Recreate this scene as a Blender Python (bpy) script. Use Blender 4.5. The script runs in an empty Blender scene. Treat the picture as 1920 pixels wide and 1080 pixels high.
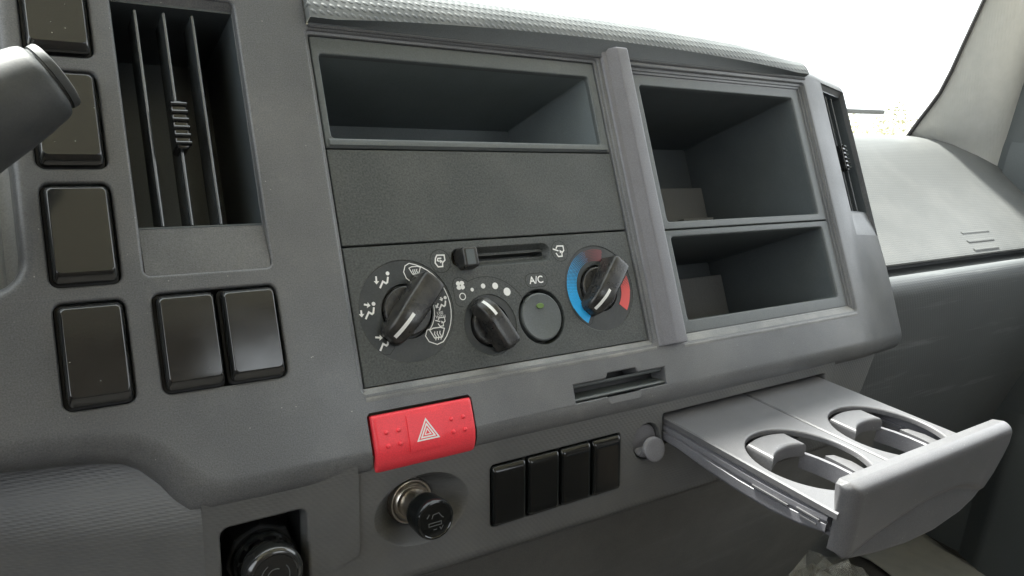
import bpy, bmesh, math, random
from mathutils import Vector, Matrix
from mathutils.geometry import tessellate_polygon
random.seed(7)
rad = math.radians
S = bpy.context.scene
COL = S.collection

# ------------------------------------------------------------------ camera
# world: X = to the passenger side, Y = forward through the windscreen, Z = up;
# the origin lies on the face of the centre console
cam_d = bpy.data.cameras.new('camera')
cam_d.sensor_width = 36.0
cam_d.lens = 1442.0 / 1920.0 * 36.0
cam_d.clip_start = 0.01
cam_d.clip_end = 500
cam = bpy.data.objects.new('camera', cam_d)
COL.objects.link(cam)
_r = Vector((0.823772, -0.561112, 0.080950))      # picture right
_d = Vector((-0.086263, -0.265187, -0.960331))    # picture down
_f = Vector((0.560320, 0.784110, -0.266856))      # view direction
cam.matrix_world = Matrix(((_r.x, -_d.x, -_f.x, -0.242837),
                           (_r.y, -_d.y, -_f.y, -0.339825),
                           (_r.z, -_d.z, -_f.z, 0.115653),
                           (0, 0, 0, 1)))
S.camera = cam

# ------------------------------------------------------------------ light
W = bpy.data.worlds.new('World')
S.world = W
W.use_nodes = True
wn = W.node_tree.nodes
bg = wn['Background']
bg.inputs[0].default_value = (0.90, 0.96, 1.0, 1)    # bright white overcast sky
bg.inputs[1].default_value = 1.05

sun_d = bpy.data.lights.new('sun', 'SUN')
sun_d.energy = 7.5; sun_d.angle = rad(8); sun_d.color = (1.0, 0.97, 0.92)
sun = bpy.data.objects.new('sun', sun_d); COL.objects.link(sun)
sun.rotation_euler = Vector((0.10, -0.53, -0.82)).to_track_quat('-Z', 'Y').to_euler()   # veiled sun ahead of the cab, high

S.view_settings.view_transform = 'Standard'
S.view_settings.look = 'None'
S.view_settings.exposure = 1.75      # exposed for the shaded cab, the sky burns out
S.view_settings.gamma = 1.0
S.render.engine = 'CYCLES'
S.cycles.use_denoising = True
S.cycles.max_bounces = 8
S.cycles.diffuse_bounces = 5
S.cycles.caustics_reflective = False
S.cycles.caustics_refractive = False

# ------------------------------------------------------------------ frames (mm inside, metres outside)
MM = 0.001
_V = Vector((0.0, -0.449293, -0.893384)); _N = Vector((0.0, -0.893384, 0.449293))
FP = Matrix(((1, 0, 0, 0), (0, -_V.y, _N.y, 0), (0, -_V.z, _N.z, 0), (0, 0, 0, 1)))      # console face: x right, y up the face, z out of it
_dl = Vector((0, -0.144328, -0.989530)); _nl = Vector((0, -0.989530, 0.144328))
FL = Matrix(((1, 0, 0, 0), (0, -_dl.y, _nl.y, -0.03238), (0, -_dl.z, _nl.z, -0.07774), (0, 0, 0, 1)))  # lower panel face
FW = Matrix.Identity(4)

ORG = {}
def thing(name, label, cat, frame=FW, org=(0, 0, 0), group=None, rot=None):
    """Empty at the thing's base; parts are written in the coordinates of its frame (mm)."""
    o = bpy.data.objects.new(name, None)
    COL.objects.link(o)
    o.empty_display_size = 0.02
    m = frame @ Matrix.Translation(Vector(org) * MM)
    if rot is not None:
        m = m @ rot
    o.matrix_world = m
    o['label'] = label; o['category'] = cat
    if group: o['group'] = group
    ORG[o.name] = Vector(org) if rot is None else Vector((0, 0, 0))
    return o

def tag(o, label=None, cat=None, group=None, kind=None):
    if label: o['label'] = label
    if cat: o['category'] = cat
    if group: o['group'] = group
    if kind: o['kind'] = kind
    return o

def copy_tree(o, parent=None):
    c = o.copy(); COL.objects.link(c)
    if parent is not None:
        c.parent = parent
    for ch in list(o.children):
        copy_tree(ch, c)
    return c

class MB:
    def __init__(s): s.v = []; s.f = []
    def add(s, verts, faces):
        b = len(s.v); s.v += [tuple(p) for p in verts]; s.f += [tuple(b + i for i in f) for f in faces]; return s
    def loft(s, loops, closed=True, cap0=False, cap1=False):
        n = len(loops[0]); vs = [p for l in loops for p in l]; fs = []
        m = n if closed else n - 1
        for k in range(len(loops) - 1):
            for i in range(m):
                j = (i + 1) % n
                fs.append((k * n + i, k * n + j, (k + 1) * n + j, (k + 1) * n + i))
        if cap0: fs.append(tuple(reversed(range(n))))
        if cap1: fs.append(tuple((len(loops) - 1) * n + i for i in range(n)))
        return s.add(vs, fs)
    def box(s, x0, x1, y0, y1, z0, z1, b=0.0):
        """box with rounded vertical (z) corners and a bevel on its top"""
        return s.rbox((x0, y0, x1, y1), z0, z1, 0.01 if b == 0 else b, b)
    def cube(s, x0, x1, y0, y1, z0, z1):
        vs = [(x, y, z) for z in (z0, z1) for y in (y0, y1) for x in (x0, x1)]
        return s.add(vs, [(0, 2, 3, 1), (4, 5, 7, 6), (0, 1, 5, 4), (2, 6, 7, 3), (0, 4, 6, 2), (1, 3, 7, 5)])
    def rbox(s, rect, z0, z1, r, b, taper=0.0, n=4, seg=4):
        x0, y0, x1, y1 = rect
        loops = [rrect(x0, y0, x1, y1, r, n, z0)]
        h = z1 - b
        for k in range(seg + 1):
            a = k / seg * math.pi / 2
            ins = taper + b * (1 - math.cos(a)); z = h + b * math.sin(a)
            rr = max(r - ins * 0.6, 0.05)
            loops.append(rrect(x0 + ins, y0 + ins, x1 - ins, y1 - ins, rr, n, z))
        return s.loft(loops, True, True, True)
    def lathe(s, cx, cy, prof, n=40, cap0=False, cap1=True):
        loops = [[(cx + r * math.cos(2 * math.pi * i / n), cy + r * math.sin(2 * math.pi * i / n), z) for i in range(n)] for r, z in prof]
        return s.loft(loops, True, cap0, cap1)
    def plate(s, outer, holes, z):
        pls = [[Vector((p[0], p[1], 0)) for p in outer]] + [[Vector((p[0], p[1], 0)) for p in h] for h in holes]
        flat = [p for l in pls for p in l]
        tr = tessellate_polygon(pls)
        fs = []
        for t in tr:
            a, b, c = (flat[i] for i in t)
            cr = (b - a).cross(c - a).z
            if abs(cr) < 1e-9: continue
            fs.append(t if cr > 0 else (t[0], t[2], t[1]))
        return s.add([(p.x, p.y, z) for p in flat], fs)
    def tube(s, pts, r, n=8):
        pts = [Vector(p) for p in pts]; loops = []
        for i, p in enumerate(pts):
            t = (pts[min(i + 1, len(pts) - 1)] - pts[max(i - 1, 0)]).normalized()
            u = t.cross(Vector((0, 0, 1)));
            if u.length < 1e-3: u = t.cross(Vector((1, 0, 0)))
            u.normalize(); w = t.cross(u)
            rr = r[i] if isinstance(r, (list, tuple)) else r
            loops.append([tuple(p + (u * math.cos(2 * math.pi * k / n) + w * math.sin(2 * math.pi * k / n)) * rr) for k in range(n)])
        return s.loft(loops, True, True, True)
    def stroke(s, pts, w, z, closed=False, h=0.12):
        """flat printed line of width w lying at height z"""
        P = [Vector((p[0], p[1])) for p in pts]; n = len(P); L = []; Rr = []
        for i in range(n):
            if closed:
                a = (P[i] - P[i - 1]); b = (P[(i + 1) % n] - P[i])
            else:
                a = P[i] - P[i - 1] if i > 0 else P[1] - P[0]
                b = P[i + 1] - P[i] if i < n - 1 else P[-1] - P[-2]
            a = a.normalized(); b = b.normalized()
            t = (a + b);
            t = t.normalized() if t.length > 1e-4 else a
            nn = Vector((-t.y, t.x)); k = w / 2 / max(0.5, nn.dot(Vector((-a.y, a.x))))
            L.append(P[i] + nn * k); Rr.append(P[i] - nn * k)
        vs = [(p.x, p.y, z + h) for p in L] + [(p.x, p.y, z + h) for p in Rr]
        fs = []
        for i in range(n if closed else n - 1):
            j = (i + 1) % n
            fs.append((i, n + i, n + j, j))
        return s.add(vs, fs)
    def disc(s, cx, cy, r, z, n=16, h=0.12):
        return s.add([(cx + r * math.cos(2 * math.pi * i / n), cy + r * math.sin(2 * math.pi * i / n), z + h) for i in range(n)], [tuple(range(n))])
    def poly(s, pts, z, h=0.12):
        return s.plate(pts, [], z + h)
    def xf(s, fn):
        s.v = [tuple(fn(*p)) for p in s.v]; return s

def rrect(x0, y0, x1, y1, r, n, z=None):
    r = min(r, (x1 - x0) / 2 - 1e-3, (y1 - y0) / 2 - 1e-3)
    out = []
    for cx, cy, a0 in ((x1 - r, y1 - r, 0), (x0 + r, y1 - r, 90), (x0 + r, y0 + r, 180), (x1 - r, y0 + r, 270)):
        for k in range(n + 1):
            a = rad(a0 + 90 * k / n)
            p = (cx + r * math.cos(a), cy + r * math.sin(a))
            out.append(p if z is None else p + (z,))
    return out

def circ(cx, cy, r, n=40, z=None, ry=None):
    ry = ry or r
    l = [(cx + r * math.cos(2 * math.pi * i / n), cy + ry * math.sin(2 * math.pi * i / n)) for i in range(n)]
    return l if z is None else [p + (z,) for p in l]

def lerp(a, b, t): return a + (b - a) * t
def sstep(a, b, x):
    t = min(1, max(0, (x - a) / (b - a))); return t * t * (3 - 2 * t)

def obj(name, mb, mat, parent=None, smooth=35, weighted=True, bevel=0.0, frame=None):
    o_ = ORG.get(parent.name, Vector((0, 0, 0))) if parent is not None and parent.name in ORG else ORG.get('sub', {}).get(parent.name, Vector((0, 0, 0))) if parent is not None else Vector((0, 0, 0))
    me = bpy.data.meshes.new(name)
    if frame is not None:      # vertices given in another frame than the parent's: carry them over
        inv = (parent.matrix_world if parent is not None else FW).inverted()
        vs = [inv @ (frame @ (Vector(v) * MM)) for v in mb.v]
    else:
        vs = [(Vector(v) - o_) * MM for v in mb.v]
    me.from_pydata([tuple(v) for v in vs], [], mb.f)
    bm = bmesh.new(); bm.from_mesh(me)
    bmesh.ops.remove_doubles(bm, verts=bm.verts, dist=1e-6)
    bmesh.ops.recalc_face_normals(bm, faces=bm.faces)
    bm.to_mesh(me); bm.free()
    if smooth:
        me.shade_smooth(); me.set_sharp_from_angle(angle=rad(smooth))
    me.materials.append(mat)
    o = bpy.data.objects.new(name, me); COL.objects.link(o)
    if parent is not None:
        o.parent = parent
        ORG.setdefault('sub', {})[o.name] = o_
    if bevel:
        b = o.modifiers.new('bevel', 'BEVEL'); b.width = bevel * MM; b.segments = 2; b.limit_method = 'ANGLE'; b.angle_limit = rad(40)
    if smooth and weighted:
        m = o.modifiers.new('wn', 'WEIGHTED_NORMAL'); m.keep_sharp = True; m.weight = 80
    return o

# ------------------------------------------------------------------ materials
def mat(name, col, rough=0.5, metal=0.0, spec=0.5, grain=0.0, gscale=1400, mottle=0.0, mscale=60, dust=0.0, dustcol=(0.42, 0.40, 0.36), dscale=25,
        pattern=None, pscale=300, pstr=0.3, rvar=0.0, speck=0.0, scuff=0.0, smear=0.0):
    m = bpy.data.materials.new(name); m.use_nodes = True
    nt = m.node_tree; b = nt.nodes['Principled BSDF']
    b.inputs['Metallic'].default_value = metal
    b.inputs['Specular IOR Level'].default_value = spec
    b.inputs['Roughness'].default_value = rough
    N = nt.nodes.new; L = nt.links.new
    oc = N('ShaderNodeTexCoord').outputs['Object']; oi = N('ShaderNodeObjectInfo')
    va = N('ShaderNodeVectorMath'); va.operation = 'MULTIPLY_ADD'; L(oi.outputs['Location'], va.inputs[0]); va.inputs[1].default_value = (7.3, 7.3, 7.3); L(oc, va.inputs[2])
    tc = oc if pattern else va.outputs[0]
    rgb = N('ShaderNodeRGB'); rgb.outputs[0].default_value = (*col, 1); c = rgb.outputs[0]
    def noise(sc, det=3, rg=0.55, vec=None):
        n = N('ShaderNodeTexNoise'); n.inputs['Scale'].default_value = sc; n.inputs['Detail'].default_value = det
        n.inputs['Roughness'].default_value = rg; L(vec or tc, n.inputs['Vector']); return n.outputs['Fac']
    def ramp(f, a, bb, v0=0, v1=1):
        r = N('ShaderNodeMapRange'); r.inputs[1].default_value = a; r.inputs[2].default_value = bb
        r.inputs[3].default_value = v0; r.inputs[4].default_value = v1; L(f, r.inputs[0]); return r.outputs[0]
    def mix(fac, a, bcol, mode='MIX'):
        x = N('ShaderNodeMix'); x.data_type = 'RGBA'; x.blend_type = mode
        if isinstance(fac, float): x.inputs[0].default_value = fac
        else: L(fac, x.inputs[0])
        if isinstance(a, tuple): x.inputs[6].default_value = (*a, 1)
        else: L(a, x.inputs[6])
        if isinstance(bcol, tuple): x.inputs[7].default_value = (*bcol, 1)
        else: L(bcol, x.inputs[7])
        return x.outputs[2]
    rfac = None
    if mottle:
        k = ramp(noise(mscale, 5, 0.6), 0.3, 0.7, 1 - mottle, 1 + mottle)
        cb = N('ShaderNodeCombineColor'); [L(k, cb.inputs[i]) for i in range(3)]
        c = mix(1.0, c, cb.outputs[0], 'MULTIPLY')
    if grain:
        k = ramp(noise(gscale, 2, 0.7), 0.25, 0.75, 1 - 0.5 * grain, 1 + 0.5 * grain)
        cb = N('ShaderNodeCombineColor'); [L(k, cb.inputs[i]) for i in range(3)]
        c = mix(1.0, c, cb.outputs[0], 'MULTIPLY')
    if dust:
        d1 = ramp(noise(dscale, 6, 0.65), 0.42, 0.72, 0, dust)
        c = mix(d1, c, dustcol); rfac = d1
    if smear:
        sm_ = ramp(noise(34, 7, 0.75), 0.56, 0.70, 0, smear); c = mix(sm_, c, (0.36, 0.35, 0.32))
    if speck:
        v = N('ShaderNodeTexVoronoi'); v.inputs['Scale'].default_value = 260; L(tc, v.inputs['Vector'])
        sp = ramp(v.outputs['Distance'], 0.05, 0.09, speck, 0)
        gate = ramp(noise(190, 1), 0.60, 0.62, 0, 1)
        mm = N('ShaderNodeMath'); mm.operation = 'MULTIPLY'; L(sp, mm.inputs[0]); L(gate, mm.inputs[1])
        c = mix(mm.outputs[0], c, (0.5, 0.5, 0.47))
    if scuff:
        mp = N('ShaderNodeMapping'); mp.inputs['Scale'].default_value = (5, 80, 5); mp.inputs['Rotation'].default_value = (0.5, 0.9, 0.7); L(tc, mp.inputs['Vector'])
        s1 = ramp(noise(1.0, 6, 0.7, mp.outputs[0]), 0.55, 0.70, 0, scuff)
        c = mix(s1, c, (0.30, 0.31, 0.31))
    L(c, b.inputs['Base Color'])
    if rvar:
        rr = ramp(noise(mscale * 0.7, 5), 0.3, 0.7, max(0.02, rough - rvar), rough + rvar); L(rr, b.inputs['Roughness'])
    h = None; strength = 0.0
    if pattern:
        mp = N('ShaderNodeMapping'); mp.inputs['Scale'].default_value = (pscale, pscale, pscale) if pattern == 'dimple' else (pscale * .62, pscale * 1.15, pscale); L(tc, mp.inputs['Vector'])
        v = N('ShaderNodeTexVoronoi'); v.voronoi_dimensions = '2D'; v.inputs['Scale'].default_value = 1.0; v.inputs['Randomness'].default_value = 0.0
        # staggered grid: shear x by half a cell every row
        sx = N('ShaderNodeSeparateXYZ'); L(mp.outputs[0], sx.inputs[0])
        fl = N('ShaderNodeMath'); fl.operation = 'MULTIPLY_ADD'; L(sx.outputs[1], fl.inputs[0]); fl.inputs[1].default_value = 0.5; L(sx.outputs[0], fl.inputs[2])
        cb = N('ShaderNodeCombineXYZ'); L(fl.outputs[0], cb.inputs[0]); L(sx.outputs[1], cb.inputs[1]); L(cb.outputs[0], v.inputs['Vector'])
        h = ramp(v.outputs['Distance'], 0.12, 0.36 if pattern == 'dimple' else 0.46, 1, 0); strength = pstr; dist = 0.0008 if pattern == 'dimple' else 0.0004
    elif grain:
        h = noise(gscale, 2, 0.6); strength = 0.16 * grain + pstr * 0; dist = 0.0004
    if h is not None:
        bp = N('ShaderNodeBump'); bp.inputs['Strength'].default_value = strength; bp.inputs['Distance'].default_value = dist
        L(h, bp.inputs['Height']); L(bp.outputs[0], b.inputs['Normal'])
    return m

M = {}
GREY = (0.106, 0.109, 0.114)
M['fascia'] = mat('grey_moulded_plastic', GREY, 0.36, grain=0.75, gscale=1550, mottle=0.07, mscale=18, speck=0.6, dust=0.10, dscale=9, rvar=0.10, smear=0.09)
M['trim'] = mat('grey_trim_plastic', (0.150, 0.149, 0.163), 0.36, grain=0.4, mottle=0.06, speck=0.3)
M['sill'] = mat('dusty_sill_plastic', (0.135, 0.137, 0.138), 0.38, grain=0.6, gscale=1500, speck=0.6, dust=0.55, dscale=20, dustcol=(0.40, 0.39, 0.35))
M['frame'] = mat('green_grey_frame_plastic', (0.090, 0.100, 0.101), 0.40, grain=0.4, mottle=0.06, smear=0.06)
M['bin'] = mat('haze_lifted_bin_plastic', (0.082, 0.094, 0.098), 0.55, grain=0.3, mottle=0.10, mscale=30)  # base colour raised to put lens haze into the dark bins
M['pocket'] = mat('haze_lifted_pocket_plastic', (0.150, 0.172, 0.178), 0.55, grain=0.3, mottle=0.08, mscale=30)  # lighter than the bins: veiling glare painted into the pocket colour
M['binlight'] = mat('lit_bin_plastic', (0.17, 0.17, 0.165), 0.6, grain=0.4)  # paler than the bins: light on their back walls put into the colour
M['plate'] = mat('dark_faceplate_plastic', (0.052, 0.057, 0.055), 0.5, grain=1.2, gscale=900, mottle=0.05, mscale=25, dust=0.05, dscale=30)
M['disc'] = mat('charcoal_dial_print', (0.024, 0.028, 0.029), 0.42, grain=0.6, gscale=1300, dust=0.06, dscale=40)
M['knob'] = mat('black_knob_plastic', (0.020, 0.020, 0.020), 0.27, grain=0.8, gscale=900, dust=0.16, dscale=130, dustcol=(0.26, 0.24, 0.20), rvar=0.08)
M['gloss'] = mat('glossy_black_plastic', (0.018, 0.019, 0.019), 0.13, spec=0.9, grain=0.10, gscale=1500, rvar=0.05, mscale=60, speck=0.5)
M['gloss2'] = mat('piano_black_plastic', (0.008, 0.009, 0.009), 0.10, spec=0.5)
M['black'] = mat('matt_black_plastic', (0.012, 0.013, 0.014), 0.5)
M['vent'] = mat('haze_lifted_vent_plastic', (0.062, 0.072, 0.078), 0.38, grain=0.3)  # base colour lifted to imitate haze over the vent's dark interior
M['slat'] = mat('vent_slat_plastic', (0.050, 0.056, 0.060), 0.26, spec=0.8)
M['hood'] = mat('dimpled_soft_pad', (0.105, 0.113, 0.113), 0.48, mottle=0.08, mscale=30, pattern='dimple', pscale=230, pstr=0.65, dust=0.10, dscale=30)
M['band'] = mat('grey_soft_band', (0.085, 0.094, 0.098), 0.45, grain=0.4, mottle=0.05)
M['lower'] = mat('woven_grain_plastic', (0.100, 0.102, 0.103), 0.42, mottle=0.10, mscale=20, pattern='weave', pscale=520, pstr=0.22, dust=0.08, dscale=14)
M['knee'] = mat('scuffed_knee_plastic', (0.104, 0.104, 0.099), 0.5, mottle=0.08, grain=0.5, scuff=0.12, dust=0.1, dscale=10)
M['pad'] = mat('pale_grained_dash_pad', (0.108, 0.112, 0.110), 0.55, mottle=0.05, mscale=12, pattern='weave', pscale=330, pstr=0.30, dust=0.10, dscale=10, dustcol=(0.42, 0.41, 0.38))
M['passenger'] = mat('scuffed_dark_dash_plastic', (0.112, 0.119, 0.122), 0.5, mottle=0.1, mscale=8, pattern='weave', pscale=330, pstr=0.25, scuff=0.45)
M['pillar'] = mat('pale_pillar_trim', (0.42, 0.42, 0.40), 0.6, mottle=0.05, pattern='weave', pscale=360, pstr=0.35)
M['tray'] = mat('grey_tray_plastic', (0.102, 0.101, 0.106), 0.36, grain=0.6, gscale=1800, mottle=0.07, speck=0.5, smear=0.10)
M['red'] = mat('red_plastic', (0.86, 0.055, 0.075), 0.40, grain=0.25, gscale=1400, mottle=0.04)
M['white'] = mat('white_print', (0.80, 0.80, 0.78), 0.5)
M['greyprint'] = mat('grey_engraved_print', (0.09, 0.095, 0.095), 0.5)
M['palered'] = mat('pale_red_print', (0.80, 0.42, 0.44), 0.5)
M['blue'] = mat('blue_print', (0.03, 0.42, 0.88), 0.45)
M['redprint'] = mat('red_print', (0.80, 0.10, 0.09), 0.45)
M['line'] = mat('dark_line_print', (0.006, 0.006, 0.006), 0.5)
M['led'] = mat('green_lens', (0.12, 0.20, 0.05), 0.3)
M['chrome'] = mat('worn_nickel', (0.80, 0.76, 0.70), 0.30, metal=1.0, mottle=0.15, mscale=120)
M['stalk'] = mat('grey_stalk_plastic', (0.030, 0.033, 0.034), 0.55, grain=0.4, mottle=0.05, dust=0.1)
M['bezel'] = mat('warm_grey_bezel', (0.17, 0.17, 0.16), 0.5, grain=0.4, mottle=0.06)
M['rubber'] = mat('black_rubber', (0.012, 0.011, 0.012), 0.6)
M['door'] = mat('dark_door_plastic', (0.070, 0.078, 0.080), 0.5, mottle=0.08, mscale=8, grain=0.4)
M['carpet'] = mat('dark_floor_mat', (0.035, 0.033, 0.030), 0.9, grain=0.8, gscale=500, mottle=0.3, mscale=30)
M['paper'] = mat('pale_floor_paper', (0.26, 0.26, 0.24), 0.8, mottle=0.15, mscale=25, dust=0.4, dustcol=(0.2, 0.18, 0.14))
M['liner'] = mat('pale_headliner', (0.65, 0.65, 0.62), 0.9, grain=0.3, gscale=300)
M['seat'] = mat('warm_reflection_trim', (0.115, 0.088, 0.072), 0.8, mottle=0.1)  # brown picked to give the glossy blanks a warm reflection
M['steel'] = mat('wiper_steel', (0.10, 0.10, 0.09), 0.4, metal=0.3)
M['earth'] = mat('dry_earth', (0.36, 0.33, 0.24), 0.95, mottle=0.4, mscale=0.8)
M['leaf'] = mat('washed_out_leaves', (0.30, 0.29, 0.17), 0.8, mottle=0.4, mscale=3)  # leaf colour paled towards white, overexposure painted in

def clear_plastic(name, col, trans, rough):
    m = bpy.data.materials.new(name); m.use_nodes = True
    nt = m.node_tree; nt.nodes.clear()
    o = nt.nodes.new('ShaderNodeOutputMaterial'); mx = nt.nodes.new('ShaderNodeMixShader')
    t = nt.nodes.new('ShaderNodeBsdfTransparent'); t.inputs[0].default_value = (*col, 1)
    g = nt.nodes.new('ShaderNodeBsdfGlossy'); g.inputs['Roughness'].default_value = rough
    fr = nt.nodes.new('ShaderNodeLayerWeight'); fr.inputs[0].default_value = 0.25
    mr = nt.nodes.new('ShaderNodeMapRange'); mr.inputs[3].default_value = 1 - trans; mr.inputs[4].default_value = min(1, 1 - trans + 0.35)
    nt.links.new(fr.outputs['Facing'], mr.inputs[0]); nt.links.new(mr.outputs[0], mx.inputs[0])
    nt.links.new(t.outputs[0], mx.inputs[1]); nt.links.new(g.outputs[0], mx.inputs[2]); nt.links.new(mx.outputs[0], o.inputs[0])
    return m
M['glass'] = clear_plastic('windscreen_glass', (0.97, 0.985, 0.975), 0.98, 0.02)
M['wrap'] = mat('crinkled_clear_film', (0.70, 0.70, 0.64), 0.06, spec=1.0)
M['wrap'].node_tree.nodes['Principled BSDF'].inputs['Alpha'].default_value = 0.22

# ================================================================== SETTING: ground outside, cab floor, unseen cab shell added for its light
g = MB(); g.add([(-60000, -60000, -1700), (60000, -60000, -1700), (60000, 90000, -1700), (-60000, 90000, -1700)], [(0, 1, 2, 3)])
tag(obj('ground', g, M['earth'], smooth=0), kind='structure')

g = MB(); g.add([(-1000, -1150, -560), (1030, -1150, -560), (1030, 330, -560), (-1000, 330, -560)], [(0, 1, 2, 3)])
tag(obj('cab_floor', g, M['carpet'], smooth=0), kind='structure')
g = MB(); g.cube(-1000, 1040, -1150, -60, 800, 830)
tag(obj('unseen_cab_roof', g, M['liner'], smooth=0), kind='structure')  # unseen roof, added to shape the light on the dash
g = MB(); g.cube(-1000, 1040, 322, 340, -560, 62)
tag(obj('unseen_firewall', g, M['seat'], smooth=0), kind='structure')  # unseen, added to stop light leaking in behind the dash
g = MB()
g.loft([[(x, -1150, z) for x, z in l] for l in ([(-1000, -560), (1040, -560), (1040, 830), (-1000, 830)], [(150, 330), (760, 330), (760, 700), (150, 700)])])  # window opening placed so the blanks catch a bright reflection
tag(obj('unseen_rear_wall', g, M['seat'], smooth=0), kind='structure')  # unseen rear wall, added for the cab's light and reflections
g = MB(); g.cube(-860, -830, -1150, 320, -560, 40)
tag(obj('unseen_side_wall', g, M['seat'], smooth=0), kind='structure')  # unseen, added to block low light from the driver's side

# ================================================================== DASHBOARD (console face coordinates: u right, v down, w out)
def uvr(u0, v0, u1, v1): return (u0, -v1, u1, -v0)
dash = thing('dashboard', 'grey moulded truck dashboard with centre console and dimpled top pad', 'dashboard', FP, (0, 0, 0))

def hole_rim(mb, rect, corner, r, steps, n=5):
    """rounded edge of a rectangular opening; returns the loop to cut from the flat face.
    steps: (inset, depth) pairs below the rounded edge"""
    x0, y0, x1, y1 = rect
    loops = []
    for k in range(5):
        a = k / 4 * math.pi / 2
        e = r * (1 - math.sin(a)); z = -r * (1 - math.cos(a))
        loops.append(rrect(x0 - e, y0 - e, x1 + e, y1 + e, corner + e, n, z))
    for ins, z in steps:
        loops.append(rrect(x0 + ins, y0 + ins, x1 - ins, y1 - ins, max(corner - ins, 0.3), n, z))
    mb.loft(loops)
    return [(p[0], p[1]) for p in loops[0]]

def poly_rim(mb, pts, r, depth):
    """rounded edge of an opening of any outline (pts counter-clockwise)"""
    n = len(pts); nr = []
    for i in range(n):
        a = (Vector(pts[i]) - Vector(pts[i - 1])).normalized(); b = (Vector(pts[(i + 1) % n]) - Vector(pts[i])).normalized()
        na = Vector((a.y, -a.x)); nb = Vector((b.y, -b.x)); m = (na + nb).normalized()
        nr.append(m / max(0.4, m.dot(na)))
    loops = []
    for k in range(4):
        a = k / 3 * math.pi / 2; e = r * (1 - math.sin(a)); z = -r * (1 - math.cos(a))
        loops.append([(pts[i][0] + nr[i].x * e, pts[i][1] + nr[i].y * e, z) for i in range(n)])
    loops.append([(p[0], p[1], -depth) for p in pts])
    mb.loft(loops)
    return [(p[0], p[1]) for p in loops[0]]

# ---- fascia: one moulding with all its openings
fa = MB(); holes = []
SW_U = (-222.5, -196.0)
SW_V = [(-164.5, -120.5), (-114.0, -70.0), (-63.5, -19.5), (-12.8, 31.2)]
for v0, v1 in SW_V:
    holes.append(hole_rim(fa, uvr(SW_U[0], v0, SW_U[1], v1), 3.5, 1.3, [(0, -16)]))
holes.append(hole_rim(fa, uvr(-185.6, -13.6, -132.0, 30.2), 3.5, 1.3, [(0, -16)]))
holes.append(hole_rim(fa, uvr(-187.0, -155.0, -132.2, -22.0), 2.5, 1.6, [(0.2, -4.5)]))
holes.append(hole_rim(fa, uvr(-97.6, -145.0, 99.5, 44.6), 3.0, 1.6, [(0.5, -1.9), (1.4, -2.1), (2.0, -3.0), (2.1, -16)]))
holes.append(hole_rim(fa, uvr(124.5, -143.0, 320.5, 46.5), 2.5, 1.6, [(0.5, -2.0), (1.8, -2.3), (2.0, -3.2), (3.6, -3.5), (3.8, -4.4), (5.0, -4.6), (5.2, -16)]))
holes.append(hole_rim(fa, uvr(-345.0, -190.0, -231.5, -20.0), 13.0, 5.0, [(0.3, -8), (1.0, -14)]))
card = [(29.5, -70.5), (53.5, -70.5), (55.5, -74.2), (78.5, -74.2), (80.5, -70.5), (103, -70.5), (103.5, -60), (81, -60), (79, -57), (57, -57), (55, -60), (30, -60)]
holes.append(poly_rim(fa, card, 0.9, 15))
B1 = [(-400, 40), (-330, 44), (-245, 50), (-215, 53), (-203, 55.5), (-196, 60), (-190, 67), (-185, 76), (-181, 81.5), (-174, 83.8), (-150, 84), (-97.5, 84)]
F1 = [(-400, 27), (-330, 31), (-245, 37), (-213, 40), (-198, 43), (-188, 49), (-181, 57), (-175, 64), (-171, 67), (-166, 69.5), (-148, 71), (-97.5, 71)]
B2 = [(-38.2, 84), (40, 84.3), (122, 84.8), (220, 85), (324, 84.5)]
F2 = [(-38.2, 71), (40, 71), (122, 71), (220, 71), (324, 71)]
for B, F in ((B1, F1), (B2, F2)):
    loops = []
    for k in range(9):
        a = k / 8 * math.pi / 2
        loops.append([(lerp(f[0], b[0], math.sin(a)), -lerp(f[1], b[1], math.sin(a)), -13 * (1 - math.cos(a))) for f, b in zip(F, B)])
    loops.append([(b[0], -b[1] + 1.0, -34) for b in B])
    fa.loft(loops, closed=False)
outer = [(u, -v) for u, v in F1] + [(-97.5, -55.5), (-96, -53.8), (-40, -53.8), (-38.2, -55.5)] + [(u, -v) for u, v in F2] + \
        [(324, 147.5), (-96.8, 147.5), (-96.8, 200), (-400, 200)]
fa.plate(outer, holes, 0.0)
# pocket behind the hazard switch
fa.loft([[(-97.5, -71, 0), (-97.5, -55.5, 0), (-96, -53.8, 0), (-40, -53.8, 0), (-38.2, -55.5, 0), (-38.2, -71, 0)],
         [(-97.5, -84, -20), (-97.5, -55.5, -20), (-96, -53.8, -20), (-40, -53.8, -20), (-38.2, -55.5, -20), (-38.2, -84, -20)]], closed=False)
obj('fascia', fa, M['fascia'], dash)

# ---- curved passenger-side end of the fascia, with the opening of the second vent
en = MB()
VA = rad(14.0)
def vent_uv(s): return (353 + s * math.cos(VA), -5.0 - s * math.sin(VA))
colsL = [(324, 0.0), (330, -0.3), (337, -1.2), (344, -2.7), (349, -4.0)]
colsV = [vent_uv(s) for s in (0.0, 18.3, 36.6, 54.8)]
def colsR(v):
    e = 9 * sstep(-14, 15, v) - 6 * sstep(40, 84, v)
    a = vent_uv(54.8)
    out = [(a[0] + 2.2 + e * 0.4, a[1] - 1.2 - e * .1), (a[0] + 3.6 + e * 0.8, a[1] - 3.0 - .3 * e), (a[0] + 4.4 + e, a[1] - 7 - .5 * e), (a[0] + 5 + e, a[1] - 30), (a[0] + 5 + e, a[1] - 130)]
    return out
rowsE = [(-159, -60), (-159.0, -14), (-158.2, -7), (-156, -3), (-152, -0.8), (-148, 0), (-15, 0), (0, 0), (15, 0), (30, 0), (45, 0), (60, 0), (71, 0)]
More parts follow.
